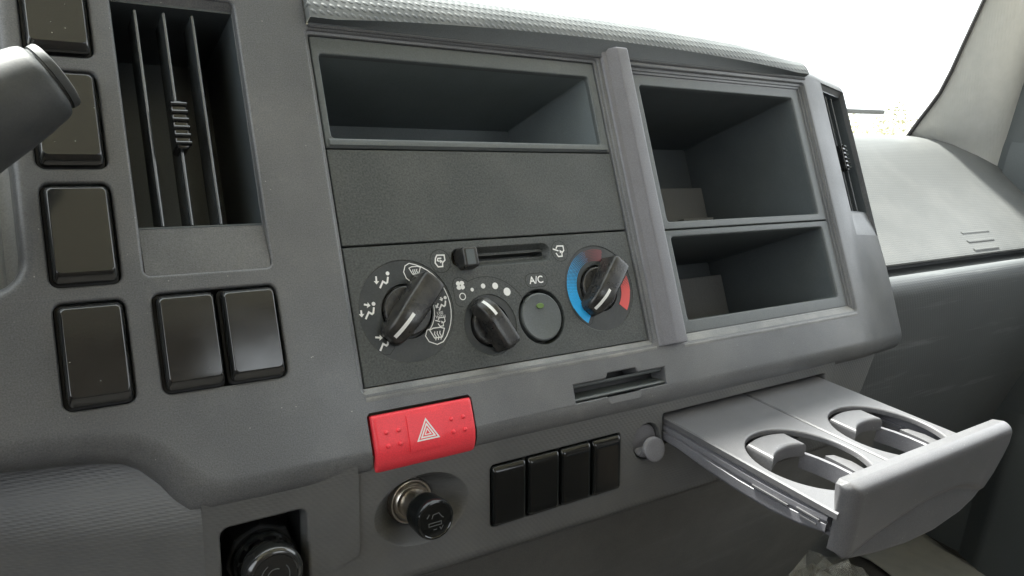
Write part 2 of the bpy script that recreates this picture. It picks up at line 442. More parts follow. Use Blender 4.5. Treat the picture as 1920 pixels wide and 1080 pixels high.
for k in range(1, 8):
    a = k / 7 * math.pi / 2; rowsE.append((71 + 13.5 * math.sin(a), -13 * (1 - math.cos(a))))
rowsE.append((83.5, -34))
grid = []
for v, dw in rowsE:
    grid.append([(u, -v, w + dw) for u, w in colsL + colsV + colsR(v)])
nc = len(grid[0]); nL = len(colsL); fs = []
for i in range(len(grid) - 1):
    for j in range(nc - 1):
        if rowsE[i][0] == -148 and nL <= j < nL + 3: continue
        fs.append((i * nc + j, i * nc + j + 1, (i + 1) * nc + j + 1, (i + 1) * nc + j))
en.add([p for r in grid for p in r], fs)
# lip inside the vent opening
lp = []
for s_, v in [(0, -148), (18.3, -148), (36.6, -148), (54.8, -148), (54.8, -15), (36.6, -15), (18.3, -15), (0, -15)]:
    u, w = vent_uv(s_); lp.append((u, -v, w))
nx, nz = math.sin(VA), math.cos(VA)
en.loft([lp, [(p[0] - 4.5 * nx, p[1], p[2] - 4.5 * nz) for p in lp]])
obj('fascia_end', en, M['fascia'], dash)

# ---- top pad: smooth under-band, dimpled roll
def vb(u):
    a = (u + 97) / 420
    app = -149 - 11 * max(0, math.sin(math.pi * min(1, max(0, a)))) ** .6
    return 49 + (app - 49) * 0.984
def vt(u): return -178.5 + 4 * sstep(150, 257, u) + 8.5 * sstep(240, 325, u)
us = [-96 + (323 + 96) * i / 60 for i in range(61)]
bd = MB()
bd.loft([[(u, 146.0, -1.0) for u in us], [(u, 147.2, 0.8) for u in us], [(u, 148.2, 1.2) for u in us], [(u, -lerp(-148.2, min(vb(u), -148.6), .5), 3.2) for u in us], [(u, -min(vb(u), -148.9), 5.6) for u in us]], closed=False)
obj('pad_underside', bd, M['band'], dash)
hd = MB(); loops = []
for k in range(13):
    a = k / 12 * math.pi / 2
    loops.append([(u, -lerp(min(vb(u), -148.9), vt(u), math.sin(a)), 5.6 - 17 * (1 - math.cos(a)) ** 1.0) for u in us])
for dY in (20, 60, 130, 215):
    loops.append([(u, -vt(u) + .449 * dY - 0.12 * dY, -11.4 - .893 * dY) for u in us])
hd.loft(loops, closed=False)
# closed end at the driver's side
endl = [l[0] for l in loops]
hd.add(endl + [(-96, 146, -60)], [tuple(range(len(endl) + 1))])
obj('top_pad', hd, M['hood'], dash)
# rounded moulding under the pad
md = MB(); md.loft([[(u, 145.6, -1.5) for u in us], [(u, 146.2, 0.9) for u in us], [(u, 147.0, 1.5) for u in us], [(u, 147.6, 0.9) for u in us]], closed=False)
obj('pad_moulding', md, M['fascia'], dash)

tp = MB(); tp.loft([[(x, 200, 0) for x in (-400, -96.8)], [(x, 203, -6) for x in (-400, -96.8)], [(x, 240, -180) for x in (-400, -96.8)], [(x, 215, -235) for x in (-400, -96.8)]], closed=False)
tp.add([(-400, 200, 0), (-400, 215, -235), (-400, -330, -320), (-400, -84, -40)], [(0, 1, 2, 3)])
obj('driver_top', tp, M['fascia'], dash)

# ---- raised divider bar
dv = MB(); cs = [(102.6, 0.0), (103.2, 1.0), (104.2, 1.4), (106.2, 1.4), (107.0, 1.7), (111.6, 6.0), (112.4, 6.4), (113.4, 6.5), (120.8, 6.5), (122.4, 6.0), (123.3, 4.8), (124.2, -6)]
ys = [(-47, -1.0), (-46.6, -0.2), (-45.0, 0), (0, 0), (80, 0), (150.5, 0.6), (152.0, 0.0)]
dv.loft([[(u, y, (w + dz if w > 0 else w)) for u, w in cs] for y, dz in ys], closed=False)
dv.add([(u, 152.0, w) for u, w in cs], [tuple(range(len(cs)))])
obj('divider_bar', dv, M['trim'], dash)

# ---- sloping sills of the two openings
for ua, ub, v0_, v1_, w1_ in ((-96.5, 100.5, 46.8, 41.9, -2.9), (125.0, 320.5, 48.6, 41.9, -4.2)):
    sl_ = MB(); uu_ = [lerp(ua, ub, i / 12) for i in range(13)]
    pf = [(v0_ + 1.6, .06), (v0_ + .6, .20), (v0_ - .2, .16), (v0_ - .9, -.2), (v1_ + .6, w1_ + .35), (v1_, w1_), (v1_ - .3, w1_ - 4)]
    sl_.loft([[(u, -v, w) for u in uu_] for v, w in pf], closed=False)
    obj('sill', sl_, M['sill'], dash)

# ---- instrument bezel behind the left-hand opening
bz = MB()
bz.loft([[(-231.9, y, -9) for y in (22, 190)], [(-234, y, -11) for y in (22, 190)], [(-236.5, y, -11.5) for y in (22, 190)], [(-237.5, y, -14) for y in (22, 190)], [(-252, y, -17) for y in (22, 190)], [(-345, y, -40) for y in (22, 190)]], closed=False)
bz.loft([[(x, 20.4, -8) for x in (-345, -231)], [(x, 22, -12) for x in (-345, -231)]], closed=False)
obj('instrument_bezel', bz, M['bezel'], dash)

# ---- lower panel (its own face coordinates: u right, t down, z out)
lw = MB(); lh = []
lh.append(hole_rim(lw, uvr(-169, 8, -130, 52), 4.0, 1.5, [(0.3, -5), (0.6, -26)]))
lh.append(hole_rim(lw, uvr(-28.6, 10.2, 65.6, 45.8), 2.5, 0.8, [(0, -12)]))
lh.append(hole_rim(lw, uvr(101.5, 5.0, 273.5, 25.5), 1.5, 0.8, [(0, -40)]))
# bowl of the cigarette lighter
BC = (-69.5, -24.0)
bl = []
for k, (sx, sy, z, ox, oy) in enumerate([(27.5, 18.8, 0, 0, 0), (26.6, 18.2, -0.5, 0, 0), (25.6, 17.4, -1.8, 0, 0), (21, 15.4, -6, -.5, 0), (16, 13.4, -11, -1, 0), (13, 12.6, -13.6, -1, 0), (12.2, 12.2, -14, -1, 0)]):
    bl.append([(BC[0] + ox + sx * math.cos(2 * math.pi * i / 48), BC[1] + oy + sy * math.sin(2 * math.pi * i / 48), z) for i in range(48)])
lw.loft(bl); lh.append([(p[0], p[1]) for p in bl[0]])
# seat of the hook
HC = (88.0, -20.5)
hb = [circ(HC[0], HC[1], r, 32, z) for r, z in ((12.2, 0), (11.6, -0.6), (11.3, -5), (10.8, -6))]
lw.loft(hb, cap1=True); lh.append([(p[0], p[1]) for p in hb[0]])
lw.plate([(-176, 10), (-176, -54), (286, -60), (286, 10)], lh, 0)
# bottom roll and underside
P0 = [(-176, 54), (-104, 54.5), (-70, 55), (0, 57), (107, 59), (286, 60)]
loops = [[(u, -54 if u < -170 else -60 if u > 280 else lerp(-54, -60, (u + 176) / 462), 0) for u, t in P0]]
for k in range(1, 7):
    a = k / 6 * rad(75); loops.append([(u, l[1] - 9 * math.sin(a), -9 * (1 - math.cos(a))) for (u, t), l in zip(P0, loops[0])])
loops.append([(p[0], p[1] - 6, p[2] - 30) for p in loops[-1]])
lw.loft(loops, closed=False)
# recess sweeping back towards the driver
uu = [-176 - 12 * i for i in range(22)]
tt = [-90, -60, -45, -30, -14, 0, 10, 20, 30, 45, 60, 80]
def rz(u, t): return -2 - 42 * sstep(-176, -290, u) - 6 * sstep(-180, -205, u) - 12 * sstep(45, 90, t) + (2 if u > -177 else 0) + min(0, t + 4) * (.55 if u < -177 else 0.4)
lw.loft([[(u, -t, rz(u, t)) for u in uu] for t in tt], closed=False)
obj('lower_panel', lw, M['lower'], dash, frame=FL)
# raised pad that carries lighter and switches: slim step line on its driver's side
st = MB(); st.loft([[(-128, 8, 0.03), (-126, -44, 0.03)], [(-112, 8, 1.7), (-112, -40, 0.9)], [(-105.8, 8, 2.4), (-105.8, -38, 1.3)], [(-105.0, 8, 2.2), (-105, -37, 1.1)], [(-104.6, 8, 0.03), (-104.6, -37, 0.03)]], closed=False)
obj('panel_step', st, M['lower'], dash, frame=FL)

# ---- trim under the passenger-side end
sd = MB()
sd.loft([[(286.5, 8, -1), (286.5, -62, -1)], [(288, 8, -3.2), (288, -62, -3.2)], [(356, 6, -6), (314, -62, -6)], [(358, 6, -9), (316, -62, -9)], [(366, 6, -60), (326, -62, -60)]], closed=False)
obj('side_trim', sd, M['lower'], dash, frame=FL)

# ---- knee panel below the seam
kn = MB(); us2 = [-400, -200, -40, 0, 105, 200, 300, 400]
def kt(u): return 73 - 0.012 * (u + 20)
kn.loft([[(u, -kt(u) + 2, -60) for u in us2], [(u, -kt(u) + 0.5, -25) for u in us2], [(u, -kt(u), -23) for u in us2], [(u, -kt(u) - 1.5, -22.4) for u in us2],
         [(u, -kt(u) - 40, -34) for u in us2], [(u, -kt(u) - 120, -66) for u in us2], [(u, -330, -150) for u in us2], [(u, -480, -200) for u in us2]], closed=False)
obj('knee_panel', kn, M['knee'], dash, frame=FL)

# ---- passenger side (world coordinates)
X0, X1 = 330, 1004
xs = [X0 + (X1 - X0) * i / 24 for i in range(25)]
def ext(prof): return [[(x, y, z) for x in xs] for y, z in prof]
pt = MB()
pt.loft(ext([(315, 66), (300, 73), (285, 75.5), (270, 75.5), (255, 74), (238, 69), (215, 56), (190, 38), (160, 17), (130, -4), (100, -25), (84, -36), (77, -40.5), (74.0, -43.2), (74, -45), (78, -47), (93, -51)]), closed=False)
obj('passenger_top', pt, M['pad'], dash, frame=FW)
for (xa, xb, y) in ((729, 796, 100.5), (724, 788, 89), (720, 780, 78)):
    zz = -25 + (y - 100) * 0.66
    e = MB(); e.loft([[(lerp(xa, xb, i / 8), y + dy, zz + dy * .66 + h) for i in range(9)] for dy, h in ((-1.9, -.2), (-1.2, .7), (0, 1.0), (1.2, .7), (1.9, -.2))], closed=False)
    obj('embossed_line', e, M['pad'], dash, frame=FW)
pl = MB()
pl.loft(ext([(93, -51), (92, -56), (69, -55.2), (66, -53.6), (62, -53.4), (58, -55.5), (54.5, -59.5), (51.5, -65), (50.5, -72), (52, -84), (56, -110), (66, -160), (82, -220), (104, -290), (128, -370), (150, -440), (170, -500), (190, -560)]), closed=False)
obj('passenger_lower', pl, M['passenger'], dash, frame=FW)

# ================================================================== AIR VENTS
VC = (-159.6, 88.5)      # centre of the driver-side vent opening on the console face
def make_vent(label):
    r = thing('air_vent', label, 'air vent', FP, (VC[0], VC[1], 0), 'air vents of the console', rot=Matrix.Identity(4))
    h = MB()
    h.loft([[(-27.3, 64, -4.2), (27.3, 64, -4.2), (27.3, -45, -4.2), (-27.3, -45, -4.2)], [(-26.9, 62.4, -4.4), (26.9, 62.4, -4.4), (26.9, -44.2, -4.4), (-26.9, -44.2, -4.4)], [(-26, 60, -62), (26, 60, -62), (26, -43, -62), (-26, -43, -62)]], cap1=True)
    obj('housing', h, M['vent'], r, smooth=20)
    s = MB(); xs_ = (-27.1, 27.1)
    s.loft([[(x, -44.3, -10) for x in xs_], [(x, -44.6, -4.9) for x in xs_], [(x, -45.4, -4.1) for x in xs_], [(x, -52, -3.0) for x in xs_], [(x, -61, -1.2) for x in xs_], [(x, -67.2, -0.5) for x in xs_]], closed=False)
    obj('scoop', s, M['fascia'], r)
    t = MB(); t.loft([[(x, 67.2, -0.8) for x in xs_], [(x, 65, -3) for x in xs_], [(x, 62.8, -4.8) for x in xs_], [(x, 62.4, -9) for x in xs_]], closed=False)
    obj('top_lip', t, M['fascia'], r)
    for x in (-16.6, -4.2, 8.6):
        b = MB()
        b.loft([[(x + dx, 60, z) for dx, z in sec] if k == 0 else [(x + dx, -43.5, z) for dx, z in sec] for k, sec in
                enumerate([[(-.7, -24), (-.8, -6.4), (-.55, -5.7), (0, -5.4), (.55, -5.7), (.8, -6.4), (.7, -24)]] * 2)], closed=False)
        obj('slat', b, M['slat'], r)
    tb = MB(); tb.rbox((-7.4, -8.6, -1.0, 14.6), -12, -0.8, 2.2, 1.0)
    to = obj('adjuster_tab', tb, M['gloss'], r)
    for k in range(6):
        y = -6.2 + k * 3.75
        q = MB(); q.loft([[(xx, y + 1.15 * math.cos(a), -1.1 + 2.0 * math.sin(a)) for a in [math.pi * i / 6 for i in range(7)]] for xx in (-7.6, -7.0, -1.4, -0.8)], closed=False)
        q.add([(-7.6, y + 1.15 * math.cos(math.pi * i / 6), -1.1 + 2.0 * math.sin(math.pi * i / 6)) for i in range(7)], [tuple(range(7))])
        obj('ridge', q, M['gloss'], to)
    return r
v1 = make_vent('tall air vent with three vertical slats beside the column of switch blanks')
v2 = copy_tree(v1)
v2['label'] = 'narrow-looking air vent on the curved end of the console by the windscreen'
u_, w_ = vent_uv(27.4)
v2.matrix_world = FP @ Matrix.Translation(Vector((u_, 81.5, w_)) * MM) @ Matrix.Rotation(VA, 4, 'Y')

# ================================================================== SWITCH BLANKS
def make_blank(label, group):
    r = thing('switch_blank', label, 'switch blank', FP, (0, 0, 0), group, rot=Matrix.Identity(4))
    b = MB(); b.rbox((-13.1, -21.8, 13.1, 21.8), -14, -3.0, 3.0, 0.6)
    obj('bezel', b, M['black'], r)
    c = MB()
    loops = [rrect(-11.9, -20.6, 11.9, 20.6, 2.6, 5, -3), rrect(-11.9, -20.6, 11.9, 20.6, 2.6, 5, 0.6), rrect(-11.6, -19.6, 11.6, 20.2, 2.4, 5, 1.6), rrect(-11.2, -18.2, 11.2, 19.6, 2.2, 5, 2.6), rrect(-10.8, -17.2, 10.8, 19.0, 2.0, 5, 3.2),
             rrect(-10.3, -16.7, 10.3, 18.5, 1.8, 5, 3.45)]
    c.loft(loops, cap1=True)
    obj('cap', c, M['gloss'], r)
    return r
sb = None
LB = ['glossy black switch blank at the top, cut off by the picture edge', 'black switch blank partly hidden behind the grey stalk', 'dusty black switch blank directly below the one behind the stalk', 'lowest black switch blank of the left column, left of the paired blanks']
for (v0, v1_), lab in zip(SW_V, LB):
    if sb is None: o = sb = make_blank(lab, 'switch blanks of the left-hand column')
    else: o = copy_tree(sb)
    o['label'] = lab
    o.matrix_world = FP @ Matrix.Translation(Vector(((SW_U[0] + SW_U[1]) / 2, -(v0 + v1_) / 2, 0)) * MM)
for u, lab in ((-172.3, 'left one of the paired glossy black blanks below the tall vent'), (-145.4, 'right one of the paired glossy black blanks below the tall vent')):
    o = copy_tree(sb); o['label'] = lab; o['group'] = 'paired switch blanks below the vent'
    o.matrix_world = FP @ Matrix.Translation(Vector((u, -8.3, 0)) * MM)

# ================================================================== DIN POCKET, BLANKING PLATE
def bin_box(name_root, rect, depth, w, fr, root, hole, back_pad=None, hr=2.0, liner='bin'):
    """frame with an opening and the box behind it; rect/hole in (x0,y0,x1,y1)"""
    m = MB()
    x0, y0, x1, y1 = hole
    lo = [rrect(x0 - 1.1, y0 - 1.1, x1 + 1.1, y1 + 1.1, hr + 1.1, 3, w), rrect(x0 - .5, y0 - .5, x1 + .5, y1 + .5, hr + .5, 3, w - .25), rrect(x0 - .1, y0 - .1, x1 + .1, y1 + .1, hr, 3, w - .8), rrect(x0, y0, x1, y1, hr, 3, w - 1.6), rrect(x0 + .2, y0 + .2, x1 - .2, y1 - .2, hr, 3, w - 3.5)]
    m.loft(lo)
    o0 = rrect(*rect, 1.0, 3); o1 = rrect(rect[0] + .5, rect[1] + .5, rect[2] - .5, rect[3] - .5, 1.0, 3)
    m.plate(o1, [[(p[0], p[1]) for p in lo[0]]], w)
    m.loft([[(p[0], p[1], w - 10) for p in o0], [(p[0], p[1], w - .6) for p in o0], [(p[0], p[1], w) for p in o1]])
    obj('frame', m, M['frame'], root)
    b = MB()
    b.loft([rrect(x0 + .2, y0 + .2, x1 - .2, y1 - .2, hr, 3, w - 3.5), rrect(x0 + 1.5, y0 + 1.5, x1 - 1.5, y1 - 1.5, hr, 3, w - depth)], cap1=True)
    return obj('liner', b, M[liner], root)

pk = thing('storage_pocket', 'shallow dark open pocket at the top left of the console opening', 'storage pocket', FP, (0, 112, 0))
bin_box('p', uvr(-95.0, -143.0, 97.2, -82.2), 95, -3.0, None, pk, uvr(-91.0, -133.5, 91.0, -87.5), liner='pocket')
lp_ = MB(); lp_.loft([[(x, 87.2, -2.9) for x in (-93, 95)], [(x, 86, -2.2) for x in (-93, 95)], [(x, 83.6, -2.0) for x in (-93, 95)], [(x, 82.4, -3.4) for x in (-93, 95)]], closed=False)
obj('lower_lip', lp_, M['frame'], pk)
bp = thing('blanking_plate', 'plain dark grey blanking plate between the pocket and the climate controls', 'blanking plate', FP, (0, 56, 0))
m = MB(); m.rbox(uvr(-95.0, -81.4, 97.2, -30.3), -14, -3.0, 0.8, 0.7)
obj('face', m, M['plate'], bp)

# ================================================================== STORAGE TRAYS (passenger side of the divider)
t1 = thing('storage_tray', 'larger dark open tray right of the divider bar', 'storage tray', FP, (222, 86, 0), 'open trays right of the divider')
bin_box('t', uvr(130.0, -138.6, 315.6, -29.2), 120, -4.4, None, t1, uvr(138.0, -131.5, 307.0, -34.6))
t2 = thing('storage_tray', 'smaller low open tray under the larger tray', 'storage tray', FP, (222, -4, 0), 'open trays right of the divider')
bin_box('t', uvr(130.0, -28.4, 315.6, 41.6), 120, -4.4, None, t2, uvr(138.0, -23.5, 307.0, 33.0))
m = MB(); m.rbox((148, 40, 305.0, 90), -119, -113, 0.5, 1.0); obj('back_step', m, M['binlight'], t1)  # paler step stands for the lit part of the back wall
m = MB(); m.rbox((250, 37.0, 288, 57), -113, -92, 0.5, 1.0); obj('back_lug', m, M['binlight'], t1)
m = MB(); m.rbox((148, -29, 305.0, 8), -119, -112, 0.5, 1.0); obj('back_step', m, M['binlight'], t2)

# ================================================================== CLIMATE CONTROL
cc = thing('climate_control', 'dark climate control panel with three rotary knobs, slider and air-conditioning button', 'climate control', FP, (0.8, -6, 0))
CW = -3.0
K1 = (-64.8, -5.8); K2 = (-16.2, -18.6); K3 = (66.2, -5.2); AC = (19.2, -18.0)
fp = MB(); ch = []
def rsl(x0, y0, x1, y1, r): return rrect(x0, y0, x1, y1, r, 5)
sl = (-33.6, 14.6, 33.6, 25.0)
lo = [rrect(sl[0] - e, sl[1] - e, sl[2] + e, sl[3] + e, 5 + e, 6, CW + z) for e, z in ((.6, 0), (.2, -.2), (-.4, -1.2), (-2.2, -4.2), (-2.6, -4.4))]
fp.loft(lo); ch.append([(p[0], p[1]) for p in lo[0]])
s2 = (-29, 18.2, 31.0, 21.0)
i0 = [(p[0], p[1]) for p in lo[-1]]; i1 = rrect(s2[0], s2[1], s2[2], s2[3], 1.0, 3)
fp.plate(i0, [i1], CW - 4.4)
fp.loft([[(p[0], p[1], CW - 4.4) for p in i1], [(p[0], p[1], CW - 14) for p in i1]], cap1=True)
lo = [circ(AC[0], AC[1], r, 48, CW + z) for r, z in ((16.7, 0), (16.3, -.2), (16.0, -1), (15.9, -9))]
fp.loft(lo, cap1=True); ch.append([(p[0], p[1]) for p in lo[0]])
for K, r0 in ((K1, 27.0), (K3, 26.6), (K2, 16.9)):
    lo = [circ(K[0], K[1], r, 64, CW + z) for r, z in ((r0 + .25, 0), (r0, -.35), (r0 - .3, -.45))]
    fp.loft(lo); ch.append([(p[0], p[1]) for p in lo[0]])
o0 = rrect(*uvr(-95.0, -29.5, 97.2, 41.6), 0.8, 3); o1 = rrect(*uvr(-94.5, -29.0, 96.7, 41.1), 0.8, 3)
fp.plate(o1, ch, CW)
fp.loft([[(p[0], p[1], CW - 8) for p in o0], [(p[0], p[1], CW - .6) for p in o0], [(p[0], p[1], CW) for p in o1]])
face = obj('faceplate', fp, M['plate'], cc)
DZ = {}
for K, r0, nm in ((K1, 27.0, 'dial'), (K3, 26.6, 'dial'), (K2, 16.9, 'dial')):
    d = MB()
    d.lathe(K[0], K[1], [(r0 - .3, CW - .45), (r0 - 1.2, CW - .5), (14.6 if r0 > 20 else 12.6, CW - .6), (14.2 if r0 > 20 else 12.2, CW - 3.2), (13.8 if r0 > 20 else 11.8, CW - 3.4)], 64, cap1=True)
    obj(nm, d, M['disc'], cc)

def knob(center, ang, length, width, top, base_r, name_label, ptr):
    """round base with a bar-shaped grip; ang = direction of the pointer end"""
    cx, cy = center
    d = Vector((math.cos(ang), math.sin(ang))); n = Vector((-d.y, d.x))
    kb = MB()
    kb.lathe(cx, cy, [(base_r, CW - 3), (base_r, CW + .3), (base_r - .4, CW + .9), (base_r - 1.2, CW + 1.1)], 48)
    # grip: sections along the bar; t = -1 .. 1 (pointer end at +1)
    secs = []
    for t in [-1.0, -.985, -.95, -.88, -.75, -.5, -.2, .1, .35, .55, .7, .82, .91, .97, 1.0]:
        ax = t * length / 2
        endr = math.sqrt(max(0, 1 - max(0, (abs(t) - .80) / .20) ** 2.4)) if t > 0 else math.sqrt(max(0, 1 - max(0, (abs(t) - .90) / .10) ** 2.4))
        h = (top - CW) * (1 - .55 * max(0, (t - .25) / .75) ** 2.2 - .06 * max(0, -t) ** 2)
        wd = width * (0.80 + 0.20 * endr) * (1 - .22 * max(0, t)) / 2
        if abs(t) > .8: wd *= .55 + .45 * endr
        h2 = h * (.90 + .10 * endr)
        prof = [(-1.06, 0), (-1.0, .25), (-.93, .6), (-.88, .84), (-.80, .94), (-.66, .985), (-.3, 1.0), (.3, 1.0), (.66, .985), (.80, .94), (.88, .84), (.93, .6), (1.0, .25), (1.06, 0)]
        secs.append([(cx + d.x * ax + n.x * wd * a, cy + d.y * ax + n.y * wd * a, CW + h2 * b) for a, b in prof])
    kb.loft(secs, closed=False)
    for s_ in (secs[0], secs[-1]): kb.add(s_, [tuple(range(len(s_)))])
    k = obj('knob', kb, M['knob'], cc, smooth=50)
    k['label'] = name_label
    # white pointer line following the crest
    pm = MB(); L_, R_ = [], []
    for i in range(13):
        t = lerp(ptr[0], ptr[1], i / 12); ax = t * length / 2
        h = (top - CW) * (1 - .55 * max(0, (t - .25) / .75) ** 2.2)
        if t > .8:
            e = math.sqrt(max(0, 1 - max(0, (t - .80) / .20) ** 2.4)); h *= .90 + .10 * e
        for s_, A in ((-1.0, L_), (1.0, R_)):
            A.append((cx + d.x * ax + n.x * s_ * .95, cy + d.y * ax + n.y * s_ * .95, CW + h + .14))
    pm.loft([L_, R_], closed=False)
    obj('pointer', pm, M['white'], k)
    return k
knob(K1, rad(226), 40, 15.5, 9.5, 13.2, 'large airflow mode knob turned to the lower left', (.22, .93))
knob(K3, rad(226), 39, 15.0, 9.5, 13.2, 'large temperature knob turned to the blue end', (.22, .93))
knob(K2, rad(118), 31, 12.5, 8.0, 11.2, 'small fan speed knob turned to off', (.30, .92))

# slider
sk = MB(); sk.rbox((-30.6, 12.6, -19.6, 25.6), CW - 4, CW + 7, 2.2, 1.4, taper=0.8)
so = obj('slider_knob', sk, M['knob'], cc)
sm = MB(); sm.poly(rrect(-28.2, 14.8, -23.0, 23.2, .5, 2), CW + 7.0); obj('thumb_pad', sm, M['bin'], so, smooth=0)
# push button
ab = MB(); ab.lathe(AC[0], AC[1], [(14.2, CW - 8), (14.2, CW - .9), (13.9, CW - .2), (13.2, CW + .2), (10, CW - .3), (5, CW - .6), (1, CW - .7)], 48)
abo = obj('push_button', ab, M['frame'], cc)
ld = MB(); ld.lathe(AC[0] + .2, AC[1] + 6.4, [(2.6, CW - .5), (2.6, CW + .05), (2.2, CW + .25)], 16); ld.v = [(x, (y - AC[1] - 6.4) * .62 + AC[1] + 6.4, z) for x, y, z in ld.v]
obj('indicator_lens', ld, M['led'], abo)

# ---- printed marks
def icon(name, build, m, z=CW, parent=cc):
    b = MB(); build(b, z); return obj(name, b, m, parent, smooth=0)
def seat_person(cx, cy, s, arrows):
    def f(b, z):
        b.disc(cx + 3.6 * s, cy + 3.4 * s, 1.05 * s, z, 12)
        b.stroke([(cx + 3.5 * s, cy + 1.6 * s), (cx + 2.7 * s, cy - 1.2 * s), (cx + 1.9 * s, cy - 1.7 * s), (cx + .3 * s, cy - .6 * s), (cx - 1.9 * s, cy - 3.9 * s)], 1.0 * s, z)
        for (x0, y0, x1, y1) in arrows:
            p = Vector((cx + x0 * s, cy + y0 * s)); q = Vector((cx + x1 * s, cy + y1 * s)); d = (q - p).normalized(); n = Vector((-d.y, d.x)); h = q - d * 1.7 * s
            b.stroke([tuple(p), tuple(h)], .95 * s, z)
            b.poly([tuple(q), tuple(h + n * 1.5 * s), tuple(h - n * 1.5 * s)], z)
    return f
DZ1 = CW - .50
icon('airflow_icon', seat_person(-76.2, 11.4, 1.0, [(-3.0, 2.4, -3.4, -1.8)]), M['white'], DZ1)
icon('airflow_icon', seat_person(-86.6, -3.6, 1.0, [(-1.6, 3.6, 1.8, 2.6), (-3.6, .8, -3.8, -2.8)]), M['white'], DZ1)
icon('airflow_icon', seat_person(-81.6, -20.4, 1.0, [(-3.4, 3.2, .6, 2.4)]), M['white'], DZ1)
icon('airflow_icon', seat_person(-44.8, -4.0, .9, [(-1.6, .4, -3.8, -2.4), (.6, 4.0, 1.2, 1.4)]), M['white'], DZ1)
def fan_shape(cx, cy, s, waves):
    def f(b, z):
        pts = [(cx - 4.2 * s, cy + 2.8 * s), (cx - 2 * s, cy + 3.6 * s), (cx + 2 * s, cy + 3.6 * s), (cx + 4.2 * s, cy + 2.8 * s), (cx + 2.2 * s, cy - 1.4 * s), (cx - 2.2 * s, cy - 1.4 * s)]
        b.stroke(pts, .55 * s, z, closed=True)
        for k in waves:
            b.stroke([(cx + k * s, cy + 1.8 * s), (cx + (k - .4) * s, cy + .6 * s), (cx + (k + .3) * s, cy - .8 * s), (cx + (k - .3) * s, cy - 2.6 * s)], .5 * s, z)
    return f
icon('defrost_icon', fan_shape(-49.6, -20.2, 1.05, (-1.5, 0, 1.5)), M['white'], DZ1)
icon('defrost_icon', fan_shape(-56.6, 14.4, .8, (-1.4, 0, 1.4)), M['white'], DZ1)
def cab(cx, cy, s, outside):
    def f(b, z):
        b.stroke([(cx - 2.6 * s, cy + 1.6 * s), (cx - 1.4 * s, cy + 3.2 * s), (cx + 3.0 * s, cy + 3.0 * s), (cx + 3.0 * s, cy + .2 * s), (cx + 1.2 * s, cy - 1.2 * s), (cx + 1.0 * s, cy - 3.2 * s), (cx - 1.8 * s, cy - 3.2 * s), (cx - 3.2 * s, cy - 1.0 * s)], .75 * s, z, closed=not outside)
        if outside: b.stroke([(cx - 5.0 * s, cy + 1.6 * s), (cx - 1.0 * s, cy + .2 * s)], .8 * s, z)
        else: b.stroke([(cx + 1.0 * s, cy + 1.4 * s), (cx - 1.2 * s, cy + 1.4 * s), (cx - 1.6 * s, cy + .2 * s), (cx - .4 * s, cy - .3 * s)], .7 * s, z)
        x, y = (cx + .7 * s, cy - .3 * s)
        b.poly([(x + 1.0 * s, y), (x - .9 * s, y + 1.1 * s), (x - .9 * s, y - 1.1 * s)], z)
    return f
icon('recirculation_icon', cab(-41.0, 19.2, 1.0, False), M['white'])
icon('fresh_air_icon', cab(41.0, 19.6, 1.0, True), M['white'])
icon('fresh_air_icon', cab(-46.2, -13.6, .72, True), M['white'], DZ1)
def outline_ell(cx, cy, rx, ry):
    return lambda b, z: b.stroke([(cx + rx * math.cos(2 * math.pi * i / 32), cy + ry * math.sin(2 * math.pi * i / 32)) for i in range(32)], .35, z, closed=True)
icon('icon_outline', outline_ell(-40.9, 19.0, 6.2, 6.4), M['line'])
icon('icon_outline', outline_ell(40.9, 19.6, 6.0, 6.3), M['line'])
icon('icon_outline', lambda b, z: b.stroke(rrect(12.0, -.6, 27.6, 7.6, 4, 5), .35, z, closed=True), M['line'])
def fanprint(b, z):
    for k in range(4):
        a = rad(45 + 90 * k); c_ = (-31.2 + 1.5 * math.cos(a), 4.8 + 1.5 * math.sin(a))
        b.add([(c_[0] + 1.35 * math.cos(a + t) * (1.15 if math.cos(t - .5) > 0 else .8), c_[1] + 1.35 * math.sin(a + t), z + .12) for t in [2 * math.pi * i / 12 for i in range(12)]], [tuple(range(12))])
icon('fan_icon', fanprint, M['white'])
icon('fan_off_mark', lambda b, z: b.stroke(circ(-31.0, -1.4, 1.8, 20), .5, z, closed=True), M['white'])
for x, y, r_ in ((-24.3, 1.8, 1.05), (-16.9, 3.2, 1.45), (-9.0, 2.6, 1.9), (-1.8, -1.4, 2.35)):
    icon('fan_speed_dot', lambda b, z: b.disc(x, y, r_, z, 20), M['white'])
def fan_outline(b, z):
    pts = [(-28, 5.4)]
    for i in range(17):
        a = rad(112 - 92 * i / 16); pts.append((K2[0] + 27.6 * math.cos(a) * .98 - .0, K2[1] + 27.0 * math.sin(a)))
    pts += [(7.4, -13.5)]
    b.stroke([(-36, -4.5), (-36, 6), (-34.5, 8.6), (-31, 9.4), (-29, 8.4), (-26.4, 6.6)] + pts[1:-1], .35, z)
    b.stroke([(-36, -4.5), (-34.4, -6.4), (-31.5, -7)], .35, z)
icon('icon_outline', fan_outline, M['line'])
